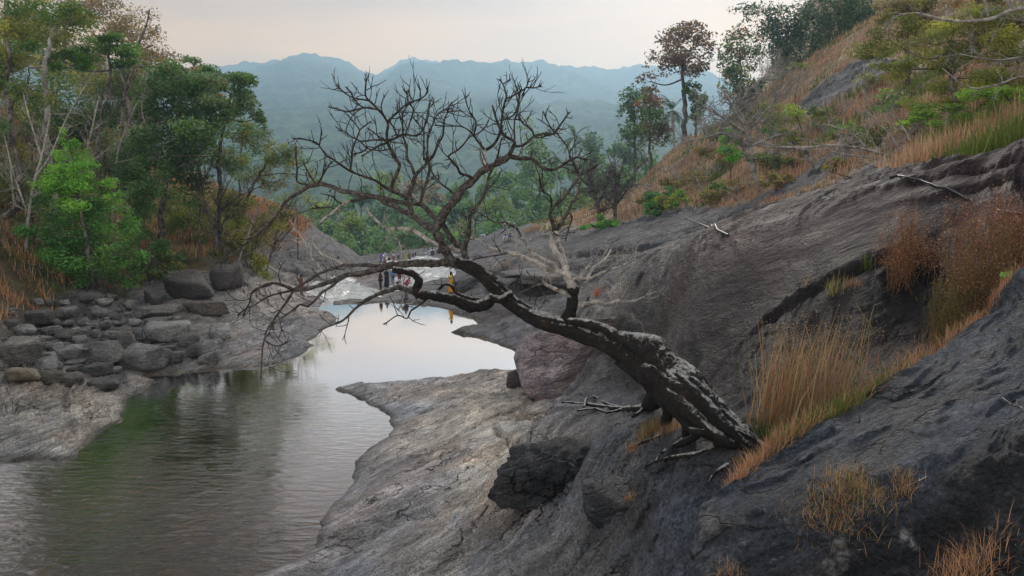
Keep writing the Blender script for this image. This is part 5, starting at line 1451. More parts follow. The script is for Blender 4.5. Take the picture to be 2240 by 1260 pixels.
bare('bare_tree','bare grey stems leaning across the left edge of the bank','tree',44,[[(60,600),(62,480),(75,400),(95,330),(110,250)],[(75,390),(110,340),(150,250),(210,150)],[(62,470),(30,380),(8,290)],[(90,340),(65,260),(50,200)]],.12,M_BARK_PALE,LB,3,1.1,33)
bare('bare_tree','bare slim dark tree beside the yellow-olive thicket','tree',57,[[(470,605),(472,530),(475,460),(500,400)],[(474,470),(520,430),(590,400)],[(480,500),(540,420),(600,360)],[(472,520),(440,440),(400,420)]],.15,M_BARK,LB,4,1.6,34,levels=3)
bare('bare_tree','tangle of bare thin stems in front of the orange hummock','tree',60,[[(580,600),(600,530),(620,470),(640,440)],[(590,560),(640,500),(690,480)],[(585,580),(560,510),(540,470)],[(600,530),(650,470),(680,430)]],.08,M_BARK,LB,5,1.6,35,levels=3)
bare('bare_shrub','small leafless shrub growing on the flat shore rock at the left edge','shrub',25.6,[[(30,930),(32,905),(40,880)],[(30,925),(15,900),(8,870)],[(32,915),(50,890),(66,872)],[(30,920),(28,890),(22,868)]],.03,M_BARK,None,5,.5,36,levels=3)

for k, (lb, Y_, lm) in enumerate([
    ('thin pale stem rising through the left edge thicket', 47, [[(20,600),(30,450),(18,300),(30,150)],[(26,420),(60,350),(85,280)]]),
    ('thin grey stem with drooping twigs left of the pale forked trunk', 48, [[(82,600),(80,470),(70,340),(78,220)],[(78,450),(120,400),(160,390)]]),
    ('crooked grey stem crossing in front of the bright shrub top', 46, [[(150,600),(160,450),(190,330),(215,220)],[(180,370),(230,330),(270,300)]]),
    ('dark forked stem right of the feathery tier', 51, [[(238,600),(240,470),(228,350),(238,240),(245,170)],[(230,360),(205,300),(210,240)],[(236,260),(275,210),(300,150)]]),
    ('bare grey limbs arching over the dark evergreen', 54, [[(300,600),(305,470),(315,370),(345,270)],[(310,420),(360,380),(440,345)],[(330,300),(310,240),(320,180)]]),
    ('slim bare stem between the evergreen and the wide flat crown', 56, [[(440,600),(436,480),(448,370),(440,280)],[(444,400),(470,350),(500,330)]]),
    ('bare slender stems hanging out toward the stream over the pale rock', 57, [[(520,610),(540,520),(575,440),(620,390)],[(545,510),(600,470),(660,450)],[(530,560),(580,540),(610,520)]])]):
    bare('bare_tree', lb, 'tree', Y_, lm, .075, M_BARK_PALE if k % 2 == 0 else M_BARK, LB, 5, 1.3, 600 + k, levels=3)

# ---- right slope
RB = 'trees of the right slope'
tree_obj('tree','tall slender tree with a reddish-mauve crown on the skyline','tree',116,[(1497,300),(1497,230),(1495,160),(1490,110)],.42,
         [(1490,78,55,24),(1462,112,42,24),(1532,108,30,28),(1500,142,50,22),(1440,137,26,15),(1422,178,26,18),(1540,140,20,15),(1512,60,30,12)],MAU,.26,3600,RB,seed=41)
tree_obj('tree','grey-green tree left of the tall mauve tree','tree',140,[(1390,360),(1388,280),(1386,215)],.3,[(1386,212,30,26),(1372,245,20,28),(1398,260,22,30),(1385,300,28,30)],BLU+DK,.32,1900,RB,seed=42)
tree_obj('tree','tree with rust-red leaves under the tall mauve tree','tree',132,[(1425,360),(1422,290),(1420,220)],.3,[(1422,212,32,24),(1436,240,22,22),(1420,272,40,32),(1440,300,30,26)],RED+MID,.30,2200,RB,seed=43)
tree_obj('tree','small dark narrow tree right of the tall mauve trunk','tree',114,[(1522,290),(1522,250),(1520,200)],.2,[(1520,195,20,18),(1526,225,22,24),(1518,258,18,20)],DK+BLU,.25,1300,RB,seed=44)
tree_obj('bamboo_clump','tall blackish bamboo clump on the hilltop','bamboo',104,[(1722,230),(1722,150),(1725,60)],.3,
         [(1720,40,58,45),(1742,100,45,50),(1682,35,45,28),(1632,14,34,15),(1780,40,50,42),(1722,150,38,38),(1700,80,40,45),(1660,20,40,20)],BAM,.34,5600,RB,seed=45,depth=.6,aspect=.25,droop=.3)
tree_obj('bamboo_clump','second dark bamboo clump to the right along the hilltop','bamboo',104,[(1840,150),(1838,80),(1832,10)],.3,
         [(1850,30,55,42),(1810,80,45,42),(1880,15,40,35),(1830,-20,60,35),(1790,110,30,35)],BAM+MID,.34,4200,RB,seed=46,depth=.6,aspect=.25,droop=.3)
tree_obj('tree','thin greyish mauve tree left of the bamboo','tree',112,[(1625,260),(1622,190),(1618,110)],.26,[(1620,92,38,30),(1602,135,34,30),(1640,130,28,28),(1590,110,20,20)],MAU+BLU,.24,1900,RB,seed=47)
tree_obj('tree','olive tree at the foot of the bamboo','tree',108,[(1625,290),(1622,240),(1618,190)],.24,[(1600,178,30,28),(1635,182,34,32),(1652,212,26,28),(1612,222,30,24)],DK+OLV,.25,2400,RB,seed=48)
bare('bare_tree','gnarled bare tree standing in the middle of the grassy slope','tree',60,[[(1650,388),(1645,345),(1636,300),(1628,270)],[(1632,290),(1600,268),(1560,245),(1538,232)],[(1640,318),(1590,292),(1545,300),(1490,312)],[(1630,275),(1622,230),(1650,185),(1700,170)],
     [(1634,285),(1670,250),(1700,215),(1745,175)],[(1640,320),(1690,300),(1720,290)],[(1628,272),(1606,240),(1590,205)]],.26,M_BARK_PALE,RB,5,2.2,51,levels=3)
tree_obj('shrub','yellow-leaved shrub tufts at the top of the gnarled bare tree','shrub',63,[(1760,330),(1740,230),(1750,160)],.06,[(1760,142,30,7),(1740,148,18,6),(1700,240,40,18),(1720,262,50,24),(1790,250,26,16)],YEL+[(.11,.17,.03)],.10,2600,RB,seed=52)
tree_obj('shrub','bright green sapling left of the gnarled trunk','shrub',66,[(1600,365),(1600,330)],.06,[(1600,300,20,22),(1596,332,28,18),(1612,275,12,14)],BRI,.11,2000,RB,seed=53)
tree_obj('tree','spreading tree with yellow-green feathery leaves at the upper right','tree',34,[(2092,330),(2088,230),(2086,160),(2080,90)],.20,
         [(1950,92,62,36),(2050,98,72,42),(2150,92,72,46),(2000,152,60,34),(2105,168,70,36),(2205,150,55,42),(1928,132,46,20),(2205,55,55,40),(2050,222,62,32),(1975,60,40,25),(2120,40,60,35),(2235,210,40,35)],OLV+YEL,.072,21000,RB,seed=54,aspect=.4)
tree_obj('tree','rusty tan tree filling the upper right corner','tree',44,[(2190,260),(2185,120),(2180,20)],.2,[(2190,15,60,40),(2130,0,50,35),(2235,40,40,40),(2150,50,45,30)],TAN+[(.16,.10,.04)]+OLV,.10,5200,RB,seed=155)
tree_obj('tree','thin olive tree behind the bare grey limbs at the top right','tree',58,[(1985,200),(1985,100),(1985,10)],.18,[(1985,10,55,35),(1940,30,40,28),(2030,30,45,30)],OLV+TAN,.12,3600,RB,seed=156)
bare('bare_branch_tree','bare grey limbs reaching in from the right edge across the feathery tree','tree',27,[[(2420,330),(2400,200),(2330,90),(2240,20),(2165,42),(2085,46),(2005,28)],[(2400,200),(2310,140),(2240,126),(2175,132),(2100,118)],
     [(2400,220),(2310,190),(2240,168),(2180,186),(2120,192),(2062,150)],[(2310,80),(2250,50),(2200,0),(2180,-30)]],.11,M_BARK_PALE,RB,4,.9,55,levels=3)
tree_obj('shrub','lime green shrub under the feathery tree','shrub',29,[(2150,300),(2148,260)],.05,[(2060,238,62,18),(2152,220,62,28),(2100,266,52,18),(2200,250,40,25),(1990,262,30,12)],[(.10,.17,.028),(.12,.19,.03),(.08,.13,.025)],.062,5200,RB,seed=56)
tree_obj('shrub','lime green low bush on the right edge above the orange grass','shrub',27,[(2200,300),(2200,270)],.04,[(2215,215,35,25),(2180,262,35,14)],[(.11,.18,.03),(.09,.14,.03)],.06,1600,RB,seed=57)
bare('bare_shrub','sprawling leafless grey bush above the hose','shrub',27,[[(1992,365),(1965,347),(1900,328),(1830,318),(1770,322),(1700,322)],[(1985,358),(1950,300),(1915,262),(1880,225)],[(1975,352),(1900,345),(1820,330),(1790,300)],[(1985,360),(1990,310),(1960,260),(1890,215)],[(1900,328),(1860,290),(1800,270)],[(1990,362),(2040,330),(2070,290)]],.07,M_BARK_PALE,RB,6,.9,58,levels=3)
bare('bare_shrub','dark leafless twigs hanging over the rock below the sprawling bush','shrub',26,[[(1990,372),(1950,385),(1900,398),(1850,385),(1800,372)],[(1960,384),(1900,360),(1860,352)]],.04,M_BARK,RB,5,.7,59,levels=2)
tree_obj('shrub','round dark green bush at the edge of the rock slope','shrub',70,[(1440,480),(1440,450)],.06,[(1440,440,34,26),(1425,458,26,18),(1455,425,22,16)],[(.035,.09,.03),(.045,.11,.03)],.12,3000,RB,seed=60)
tree_obj('shrub','small light green bush right of the round dark green bush','shrub',69,[(1482,470),(1482,440)],.05,[(1482,432,22,15),(1470,448,18,10)],BRI,.10,1300,RB,seed=61)
tree_obj('shrub','low green weeds at the foot of the grey twiggy trees','shrub',82,[(1335,505),(1335,490)],.04,[(1325,488,26,12),(1352,492,20,9),(1290,498,22,7),(1310,478,14,10)],BRI+MID,.12,1800,RB,seed=62)
bare('bare_tree','grey twiggy tree with a crooked dark trunk by the far grass','tree',88,[[(1312,498),(1310,460),(1300,420),(1292,385),(1275,370)],[(1308,450),(1330,400),(1345,360)],[(1300,420),(1270,390),(1250,375)]],.30,M_BARK,RB,4,2.0,63,levels=3)
bare('bare_tree','second grey twiggy tree with thin fanned limbs','tree',86,[[(1347,496),(1346,450),(1352,400),(1362,365)],[(1347,450),(1378,405),(1395,365),(1420,350)],[(1346,460),(1325,420),(1320,380)],[(1352,405),(1340,365),(1330,340)]],.26,M_BARK,RB,5,2.2,64,levels=3)
bare('bare_tree','slim pale dead sapling at the edge of the grass','tree',62,[[(1540,458),(1535,420),(1520,380),(1500,352)],[(1535,425),(1545,395),(1560,378)]],.06,M_BARK_PALE,RB,3,1.0,65)
bare('bare_shrub','leafless brown twig bush by the hose end','shrub',60,[[(1515,470),(1518,452),(1525,435)],[(1515,468),(1500,450),(1492,436)],[(1518,465),(1535,448),(1550,440)]],.05,M_BARK,RB,6,1.2,66,levels=3)
bare('bare_tree','bare mauve saplings on the hill crest','tree',100,[[(1700,220),(1698,170),(1705,110)],[(1698,190),(1680,150),(1672,120)],[(1698,180),(1715,150),(1722,130)]],.10,M_BARK_PALE,RB,4,2.0,67)
SCRUB = ['scrub bush below the foot of the tall mauve tree', 'olive scrub bush just right of the one below the tall mauve tree', 'brown scrub bush left of the slim pale dead sapling',
 'scrub bush on the far slope above the grey twiggy trees', 'scrub bush left of the gnarled bare trunk', 'scrub bush right of the foot of the gnarled bare tree', 'scrub bush a little up the slope from the gnarled trunk',
 'scrub bush beside the leafless brown twig bush', 'scrub bush behind the gnarled bare trunk', 'scrub bush above the left tips of the sprawling grey bush', 'scrub bush inside the reach of the sprawling grey bush',
 'scrub bush behind the upright limbs of the sprawling bush', 'scrub bush below the yellow-leaved shrub tufts', 'scrub bush below the long bare rock patch on the slope', 'scrub bush left of the dark trunk of the feathery tree',
 'low scrub bush left of the round dark green bush']
for k, (x, y, Y_) in enumerate([(1545,330,98),(1585,345,90),(1530,395,84),(1470,400,95),(1620,410,66),(1700,395,56),(1735,355,62),(1560,430,70),(1690,350,66),(1770,330,58),(1830,360,40),(1860,300,48),(1750,300,66),(1820,270,58),(1895,280,52),(1420,440,88)]):
    q = hit(x, y + 18); sz = 16 + 5 * (k % 3)
    tree_obj('shrub', SCRUB[k], 'shrub', q[1], [(x, y + 18), (x, y)], .04, [(x - 12, y, sz, sz * .7), (x + 14, y + 4, sz, sz * .6)],
             [(.10,.085,.03),(.14,.10,.045),(.08,.09,.03),(.13,.08,.05)], .0011 * q[1] + .05, 700, 'scrub bushes on the grassy slope', seed=300 + k, nsub=12)

SH = [(1560,300,92),(1650,262,84),(1700,300,72),(1742,318,62),(1800,265,60),(1835,315,48),(1925,312,40),(1968,232,50),(2000,285,36),(1915,180,66),(1690,372,54),(1585,420,70),(1480,445,78)]
for k, (x, y, Y_) in enumerate(sorted(SH)):
    q = hit(x, y + 14); m_ = F / q[1]; r_t = np.random.default_rng(950 + k); w_ = m_ * r_t.uniform(.9, 1.6)
    tree_obj('shrub', 'sparse yellow-green shrub among the grass of the slope, ' + ORD[k] + ' counting from the left', 'shrub', q[1], [(x, y + 14), (x, y)], .04,
             [(x + r_t.normal() * w_ * .6, y - r_t.uniform(-.2, .8) * w_, w_ * r_t.uniform(.4, .7), w_ * r_t.uniform(.25, .45)) for _ in range(5)],
             [YEL + OLV, MID + OLV, [(.09,.14,.03),(.06,.11,.03)]][k % 3], .0010 * q[1] + .045, 750, 'yellow-green shrubs on the grassy slope', seed=950 + k, nsub=9)
TW = [(1420,420,92),(1480,395,88),(1565,380,80),(1610,440,62),(1660,420,58),(1705,330,66),(1745,285,72),(1785,375,50),(1810,300,58),(1845,250,62),(1875,330,46),(1905,200,66),(1955,330,34),(2030,300,32)]
for k, (x, y, Y_) in enumerate(sorted(TW)):
    q = hit(x, y); m_ = F / q[1]; r_t = np.random.default_rng(900 + k); h_ = m_ * r_t.uniform(.9, 1.7)
    bare('twig_bush', 'leafless grey twig bush on the grassy slope, ' + ORD[k] + ' counting from the left', 'bush', q[1],
         [[(x, y), (x + r_t.normal() * .2 * h_, y - .6 * h_), (x + r_t.normal() * .4 * h_, y - h_)], [(x, y - 2), (x - .4 * h_, y - .5 * h_), (x - .7 * h_, y - .8 * h_)], [(x, y - 2), (x + .4 * h_, y - .5 * h_), (x + .75 * h_, y - .75 * h_)]],
         .0011 * q[1] + .012, M_BARK_PALE, 'leafless twig bushes of the grassy slope', 6, .9, 900 + k, levels=3)

# ---- forest beyond the lip of the rock
FO = 'forest trees below the far lip of the rock'
def far_tree(x, top, Y, w, pal, label, seed, shape=0):
    r_ = np.random.default_rng(seed)
    h = 13.0 * F / Y
    b = top + h
    if shape == 1: cl = [(x + r_.uniform(-.2, .2) * w, top + t * h * .8, w * (.35 + .5 * t), h * .13) for t in (.08, .25, .45, .65, .85)]
    else: cl = [(x + r_.uniform(-.55, .55) * w, top + h * .16 + r_.uniform(0, .42) * h, w * r_.uniform(.40, .65), h * r_.uniform(.12, .2)) for _ in range(7)]
    return tree_obj('forest_tree', label, 'tree', Y, [(x, b), (x, b - h * .5), (x, top + h * .1)], .28, cl, pal, .0026 * Y, 750, FO, seed=seed, nsub=9, base=1, twig=False)
FG = [(.060,.112,.044),(.078,.132,.048),(.050,.094,.042)]; FY = [(.085,.120,.034),(.100,.130,.036)]; FD = [(.038,.072,.042),(.046,.084,.046)]; FT = [(.12,.085,.055),(.10,.08,.05)]
rows = [(250,[(655,452),(700,440),(742,428),(790,402),(850,372),(905,392),(955,402),(1010,398),(1060,372),(1105,366),(1150,345),(1205,350),(1255,352),(1300,322),(1345,300),(1380,310)],[FG,FY,FG,FD,FY,FT,FT,FG,FG,FG,FD,FG,FG,FG,FG,FD]),
        (200,[(660,482),(715,470),(770,452),(825,438),(880,425),(935,440),(990,432),(1040,425),(1085,412),(1130,402),(1180,395),(1235,402),(1290,375),(1335,350),(1375,360),(1420,340)],[FY,FG,FY,FD,FG,FG,FD,FG,FY,FG,FG,FD,FY,FG,FD,FG]),
        (165,[(745,505),(790,490),(842,482),(890,478),(940,470),(985,480),(1030,468),(1080,460),(1125,450),(1170,440),(1220,430),(1270,415)],[FG,FD,FG,FG,FD,FG,FY,FG,FG,FD,FG,FY])]
desc = {id(FG): 'mid-green', id(FY): 'yellow-green', id(FD): 'dark blue-green', id(FT): 'tan-leaved'}
rn = {250: 'back', 200: 'middle', 165: 'front'}
for Y_, lst, pals in rows:
    for i, ((x, t_), pl) in enumerate(zip(lst, pals)):
        d_ = Y_ * (1 + .10 * math.sin(i * 2.3))
        far_tree(x, t_, d_, 5.2 * F / d_, pl, desc[id(pl)] + ' forest tree, ' + ORD[i] + ' from the left in the ' + rn[Y_] + ' rank below the rock lip', 700 + Y_ + i)
tree_obj('forest_tree','tall thin-leaved tree rising behind the second stem of the bare tree','tree',185,[(1165,560),(1165,430),(1163,300)],.3,[(1150,268,20,14),(1172,300,22,22),(1160,345,30,26),(1182,330,20,25),(1165,395,38,28)],BLU+FG,.42,1500,FO,seed=81,base=1)
tree_obj('forest_tree','tall forest tree at the left edge of the far right clump','tree',200,[(1292,520),(1292,400),(1292,300)],.3,[(1292,295,14,16),(1298,325,22,24),(1290,370,22,28)],FD,.45,1100,FO,seed=82,base=1)
# low canopy closing the gaps: a far wood that reads as one mass
nw = 26000
xw = vr.uniform(560, 1460, nw); dw = np.exp(vr.uniform(math.log(150), math.log(420), nw))
C = P(xw, np.full(nw, 412.0), dw)
C[:, 2] = -24 + 13 * (0.5 + 0.6 * fbm2(C[:, 0] / 14, C[:, 1] / 14, 3, 5)) + vr.uniform(-3, 1.5, nw) + np.clip((dw - 200) * .03, 0, 8)
t_ = fbm2(C[:, 0] / 9, C[:, 1] / 9, 2, 8)[:, None]
cw = (np.array([.09,.155,.065]) * (1 + .6 * t_) * vr.uniform(.6, 1.4, (nw, 1))).clip(.01, .3)
V, f, cc = leaf_quads(C, .55 + dw * .0016, cw, vr)
tag(obj('forest_canopy', make_mesh('forest_canopy', V, f, cc, smooth=False), M_LEAF), 'dense hazy forest filling the valley beyond the rock lip', 'forest', kind='stuff')

# ---- palms
def palm(label, px, py, Y, n=18, L=3.6, h=None, seed=0, pal=((.05,.085,.035),)):
    r_ = np.random.default_rng(seed)
    top = P(px, py, Y); g = float(ground(top[0], Y)) if Y < 160 else top[2] - 14
    b = np.array([top[0] + .6, top[1], min(g, top[2] - 3)])
    root = empty('palm_tree', tuple(b)); tag(root, label, 'palm tree', 'palms in the far forest')
    p, r = resample(np.array([b, (b + top) / 2 + [.25, 0, 0], top]), .8, np.array([.22, .16, .13]))
    V, f = tube(p, r, 7); s = Soup(); s.add(V - b, f); obj('trunk', s.mesh('trunk'), M_BARK_PALE, root)
    s = Soup()
    for k in range(n):
        a = k * 2.4 + r_.uniform(-.2, .2); e = r_.uniform(-.5, 1.2)
        d = np.array([math.cos(a) * math.cos(e), math.sin(a) * math.cos(e), math.sin(e)])
        q = [top]; 
        for i in range(7): d = d + np.array([0, 0, -.17]); d /= np.linalg.norm(d); q.append(q[-1] + d * L / 7)
        q = np.array(q); sd = np.cross(d, [0, 0, 1.0]); sd /= np.linalg.norm(sd) + 1e-6
        for i in range(1, 8):
            for sg in (-1, 1):
                w_ = L * .17 * math.sin(.35 + i / 8 * 2.5)
                for j in (0, .5):
                    c = q[i] * (1 - j) + q[i - 1] * j; tip = c + sg * sd * w_ + (q[i] - q[i - 1]) * .5 + np.array([0, 0, -.35 * w_])
                    wd = (q[i] - q[i - 1]) * .17
                    s.add(np.array([c - wd, c + wd, tip]) - b, np.array([[0, 1, 2]]), np.array(pal[0]) * r_.uniform(.7, 1.4))
    obj('fronds', s.mesh('fronds', False), M_LEAF, root)
palm('coconut palm rising above the hazy forest right of the bare tree', 1257, 300, 170, 20, 4.6, seed=1)
palm('smaller hazy palm left of the taller coconut palm', 1215, 342, 210, 16, 4.4, seed=2)
palm('palm with drooping fronds at the foot of the tall mauve tree', 1470, 240, 128, 18, 3.8, seed=3)
# ---------------------------------------------------------------- grasses
gr = np.random.default_rng(55)
def blades(base, h, w, col, lean=0.35, seg=1, r_=gr, dirn=None):
    """tapering bent blades standing on base points; one triangle each, or three when seg is 2"""
    n = len(base)
    a = r_.uniform(0, math.tau, n)
    side = np.stack([np.cos(a), np.sin(a), np.zeros(n)], -1) * (np.broadcast_to(w, n) * .5)[:, None]
    b = r_.uniform(0, math.tau, n); l = np.abs(r_.normal(0, lean, n))
    d = np.stack([np.cos(b) * l, np.sin(b) * l, np.ones(n)], -1)
    if dirn is not None: d[:, :2] += dirn
    d /= np.linalg.norm(d, axis=1)[:, None]
    H = np.broadcast_to(h, n)[:, None]
    tip = base + d * H
    if seg == 1:
        V = np.stack([base - side, base + side, tip], 1).reshape(-1, 3)
        return V, np.arange(n * 3).reshape(n, 3), np.repeat(col, 3, 0)
    mid = base + d * H * .55; tip = tip + np.stack([d[:, 0], d[:, 1], -np.hypot(d[:, 0], d[:, 1])], -1) * H * .25
    V = np.stack([base - side, base + side, mid + side * .75, mid - side * .75, tip], 1).reshape(-1, 3)
    i = np.arange(n)[:, None] * 5
    return V, [i + np.array([0, 1, 2, 3]), i + np.array([3, 2, 4])], np.repeat(col, 5, 0)
ORG = np.array([(.40,.205,.105),(.44,.24,.13),(.35,.165,.09),(.42,.27,.15)])
STR = np.array([(.42,.32,.17),(.36,.26,.135),(.30,.23,.13)])
PNK = np.array([(.36,.21,.14),(.40,.25,.165),(.30,.185,.12)])
GRN = np.array([(.10,.13,.03),(.13,.15,.035),(.08,.12,.03)])
def pick(P_, n): return P_[gr.integers(0, len(P_), n)] * gr.uniform(.65, 1.35, (n, 1))

# hillside grass: tufts spread evenly over the slope
def slope_grass(u0, u1, y0, y1, n, pals, hrange, name, label, cover_min=.55, per=9):
    u = gr.uniform(u0, u1, n); y = np.exp(gr.uniform(math.log(y0), math.log(y1), n)); x = u * y
    c = bilin(COVER, x, y); k = c > gr.uniform(cover_min, 1.0, n); x, y = x[k], y[k]
    f1 = fbm2(x * .12, y * .12, 3, 70); f2 = fbm2(x * .2, y * .2, 3, 75)
    sel = np.clip((f1 * 1.6 + .5) * len(pals), 0, len(pals) - 1).astype(int)
    tone = 1.2 * np.stack([pals[s][gr.integers(0, len(pals[s]))] for s in sel]) * (1 + .35 * f2[:, None])
    dens = f2 > -.55
    x, y, tone = x[dens], y[dens], tone[dens]
    m = len(x); r_ = .10 + .0042 * y
    bx = np.repeat(x, per) + gr.normal(0, 1, m * per) * np.repeat(r_, per); by = np.repeat(y, per) + gr.normal(0, 1, m * per) * np.repeat(r_, per)
    b = np.stack([bx, by, ground(bx, by) - .03], -1)
    h = gr.uniform(*hrange, m * per) * np.repeat(gr.uniform(.6, 1.3, m), per)
    col = (np.repeat(tone, per, 0) * gr.uniform(.6, 1.4, (m * per, 1))).clip(.01, .6)
    V, f, c_ = blades(b, h, .012 + .0011 * by, col, .45)
    tag(obj(name, make_mesh(name, V, f, c_, smooth=False), M_STRAW), label, 'grass', kind='stuff')
slope_grass(.0, 1.0, 15, 128, 17000, [PNK, STR, PNK, ORG, PNK, STR, PNK, GRN], (.35, .95), 'hillside_grass', 'dry orange and pinkish grass covering the right slope')
slope_grass(-.75, -.2, 28, 118, 6500, [GRN * .7, ORG * .8, STR * .7, GRN * .8, ORG], (.3, .8), 'bank_grass', 'dry brown grass on the left bank under the trees')

slope_grass(-.36, -.20, 78, 112, 2600, [ORG, ORG, ORG], (.5, 1.1), 'hummock_grass', 'orange grass on the hummock above the left rocks', .5)
def poly_sample(px, n, hitter):
    """random points on the ground inside a photo polygon"""
    px = np.array(px, float); lo, hi = px.min(0), px.max(0); o = []
    while len(o) < n:
        q = gr.uniform(lo, hi, (400, 2)); k = poly_sd(q[:, 0], q[:, 1], px) < 0
        o += list(q[k])
    pts = np.array(o[:n]); return pts
def world_poly(px, hitter, n, jitter=0):
    w = np.array([hitter(a, b) for a, b in px]); lo, hi = w[:, :2].min(0), w[:, :2].max(0); o = np.zeros((0, 2))
    while len(o) < n:
        q = gr.uniform(lo, hi, (n * 3, 2)); o = np.concatenate([o, q[poly_sd(q[:, 0], q[:, 1], w[:, :2]) < 0]])
    return o[:n]
def top_z(x, y):
    """the higher of ground and near rock"""
    z = ground(x, y)
    i = np.clip(np.searchsorted(oy, y), 0, ONV - 1); j = np.clip(np.searchsorted(ou, x / y), 0, ONU - 1)
    return np.where((y > oy[0]) & (y < oy[-1]) & (x / y > ou[0]) & (x / y < ou[-1]) & (od[i, j] < .3), np.maximum(z, OZ[i, j]), z)

# strip of short grass in the cleft between the near rock and the dark slab
edge = np.array([P(*q)[:2] for q in [(1585,1085,7.5),(1640,1030,7.9),(1740,965,8.5),(1850,900,9.0),(1960,828,9.5),(2060,758,10.0),(2150,703,10.5),(2240,648,11.1),(2400,560,12)]])
seg_l = np.linalg.norm(np.diff(edge, axis=0), axis=1); cum = np.concatenate([[0], np.cumsum(seg_l)])
n = 15000
s_ = gr.uniform(0, cum[-1], n); ex = np.interp(s_, cum, edge[:, 0]); ey = np.interp(s_, cum, edge[:, 1])
off = np.abs(gr.normal(0, .38, n)) * (0.45 + .8 * smooth01((s_ - 1.2) / 2)) - gr.uniform(0, .22, n)
x = ex - off * .55; y = ey + off * .85
z = np.maximum(top_z(x, y), ground(x, y)) - .02
pg = np.exp(-((s_ - 2.3) / 1.1) ** 2)
col = np.where((gr.random(n) < pg * .75)[:, None], pick(GRN * 1.15, n), np.where((gr.random(n) < .25)[:, None], pick(STR, n), pick(ORG * np.array([1.0, .95, 1.1]), n)))
V, f, c_ = blades(np.stack([x, y, z], -1), gr.uniform(.08, .30, n) * (1 + .5 * pg), .007, col.clip(.01, .6), .55, 2)
tag(obj('cleft_grass', make_mesh('cleft_grass', V, f, c_, smooth=False), M_STRAW), 'short orange and green grass filling the cleft between the two rocks', 'grass', kind='stuff')

def tuft(label, c, rad, h, n, pals, w=.006, lean=.4, name='grass_tuft', group=None, zfun=None, cat='grass tuft', seg=2, seeds=0, seedcol=(.3, .16, .08), dirn=None):
    x = c[0] + gr.normal(0, rad, n) ; y = c[1] + gr.normal(0, rad, n)
    z = (zfun or ground)(x, y) - .02
    o3 = np.array([c[0], c[1], float((zfun or ground)(np.array([c[0]]), np.array([c[1]]))[0])])
    root = empty(name, tuple(o3)); tag(root, label, cat, group)
    col = np.concatenate([pick(np.array(p), n) for p in pals])[gr.permutation(n * len(pals))[:n]].clip(.01, .6)
    B = np.stack([x, y, z], -1) - o3
    H = gr.uniform(.3, 1.1, n) ** .8 * h
    V, f, c_ = blades(B, H, w, col, lean, seg, dirn=dirn)
    bl = obj('blades', make_mesh('blades', V, f, c_, smooth=False), M_STRAW, root); bl['kind'] = 'stuff'
    if seeds:
        tips = V.reshape(n, -1, 3)[:, -1]
        k = gr.integers(0, n, seeds); C = tips[k] + gr.normal(0, h * .05, (seeds, 3)) - np.array([0, 0, 1]) * gr.uniform(0, h * .22, (seeds, 1))
        V, f, c2 = leaf_quads(C, .011 * (1 + h * .3), (np.array(seedcol) * gr.uniform(.6, 1.4, (seeds, 1))).clip(.01, .6), gr, aspect=.4)
        hd = obj('seed_heads', make_mesh('seed_heads', V, f, c2, smooth=False), M_STRAW, root); hd['kind'] = 'stuff'
    return root
# tall straw clump behind the root of the tree
for (px, py, Y_, rad, h, n, lb, pl) in [(1712,895,10.6,.20,1.75,420,'tallest straw-coloured grass clump beside the tree root',[STR, STR, ORG]),
        (1765,890,10.8,.22,1.45,420,'straw grass clump with grey-brown seed heads right of the tallest clump',[STR, PNK]),
        (1830,880,10.9,.20,1.15,260,'shorter thin straw clump near the bare sapling',[STR, ORG]),
        (1668,905,10.5,.10,1.35,120,'sparse straw stalks nearest the tree root',[STR, ORG])]:
    q = P(px, py, Y_)
    tuft(lb, q, rad, h, int(n * .42), pl, .012, .19, 'grass_clump', 'straw grass clumps behind the tree root', None, 'grass clump', seeds=n * 3, seedcol=(.24, .17, .10), dirn=(.10, 0))
q = P(1680, 930, 10.0); tuft('dark green grass blades at the foot of the straw clumps', q, .10, .45, 160, [np.array([(.03,.075,.022),(.045,.09,.028)])], .010, .55, zfun=top_z)
q = P(1735, 925, 9.9); tuft('yellow-green grass at the foot of the straw clumps', q, .22, .38, 520, [GRN * 1.2, STR], .007, .45, zfun=top_z)
for (px, py, rad, h, n, lb, pl) in [(1425,945,.13,.40,330,'orange and green grass tuft growing under the trunk by the roots',[ORG, GRN]),(1470,940,.13,.30,240,'dry brown grass under the trunk right of the green tuft',[ORG, STR, PNK]),
        (1385,985,.06,.20,120,'small orange grass tuft along the lowest root',[ORG, PNK]),(1375,1092,.05,.16,90,'little orange tuft on the rock flake',[ORG, STR]),(1620,1010,.05,.12,60,'small green and orange weed on the rock below the root end',[ORG, GRN])]:
    tuft(lb, hit(px, py), rad, h, n, pl, .006, .5)
for (px, py, rad, h, n, lb, pl) in [(1850,1085,.17,.24,620,'largest orange grass tuft growing on the near rock shelf',[ORG, STR, ORG, GRN]),(1978,1062,.05,.16,110,'small dry tuft right of the largest tuft on the near rock shelf',[ORG, STR]),
        (1735,1120,.10,.05,120,'thin flat patch of dead grass on the near rock shelf',[STR, ORG]),(2112,1262,.12,.34,220,'orange grass tuft at the bottom edge of the photo',[ORG, ORG * 1.2]),(1590,1255,.06,.20,50,'thin dry stalks at the foot of the near rock',[STR, ORG])]:
    tuft(lb, out_hit(px, py), rad * 1.1, h * .85, int(n * 1.9), pl, .0042, .95, zfun=top_z)
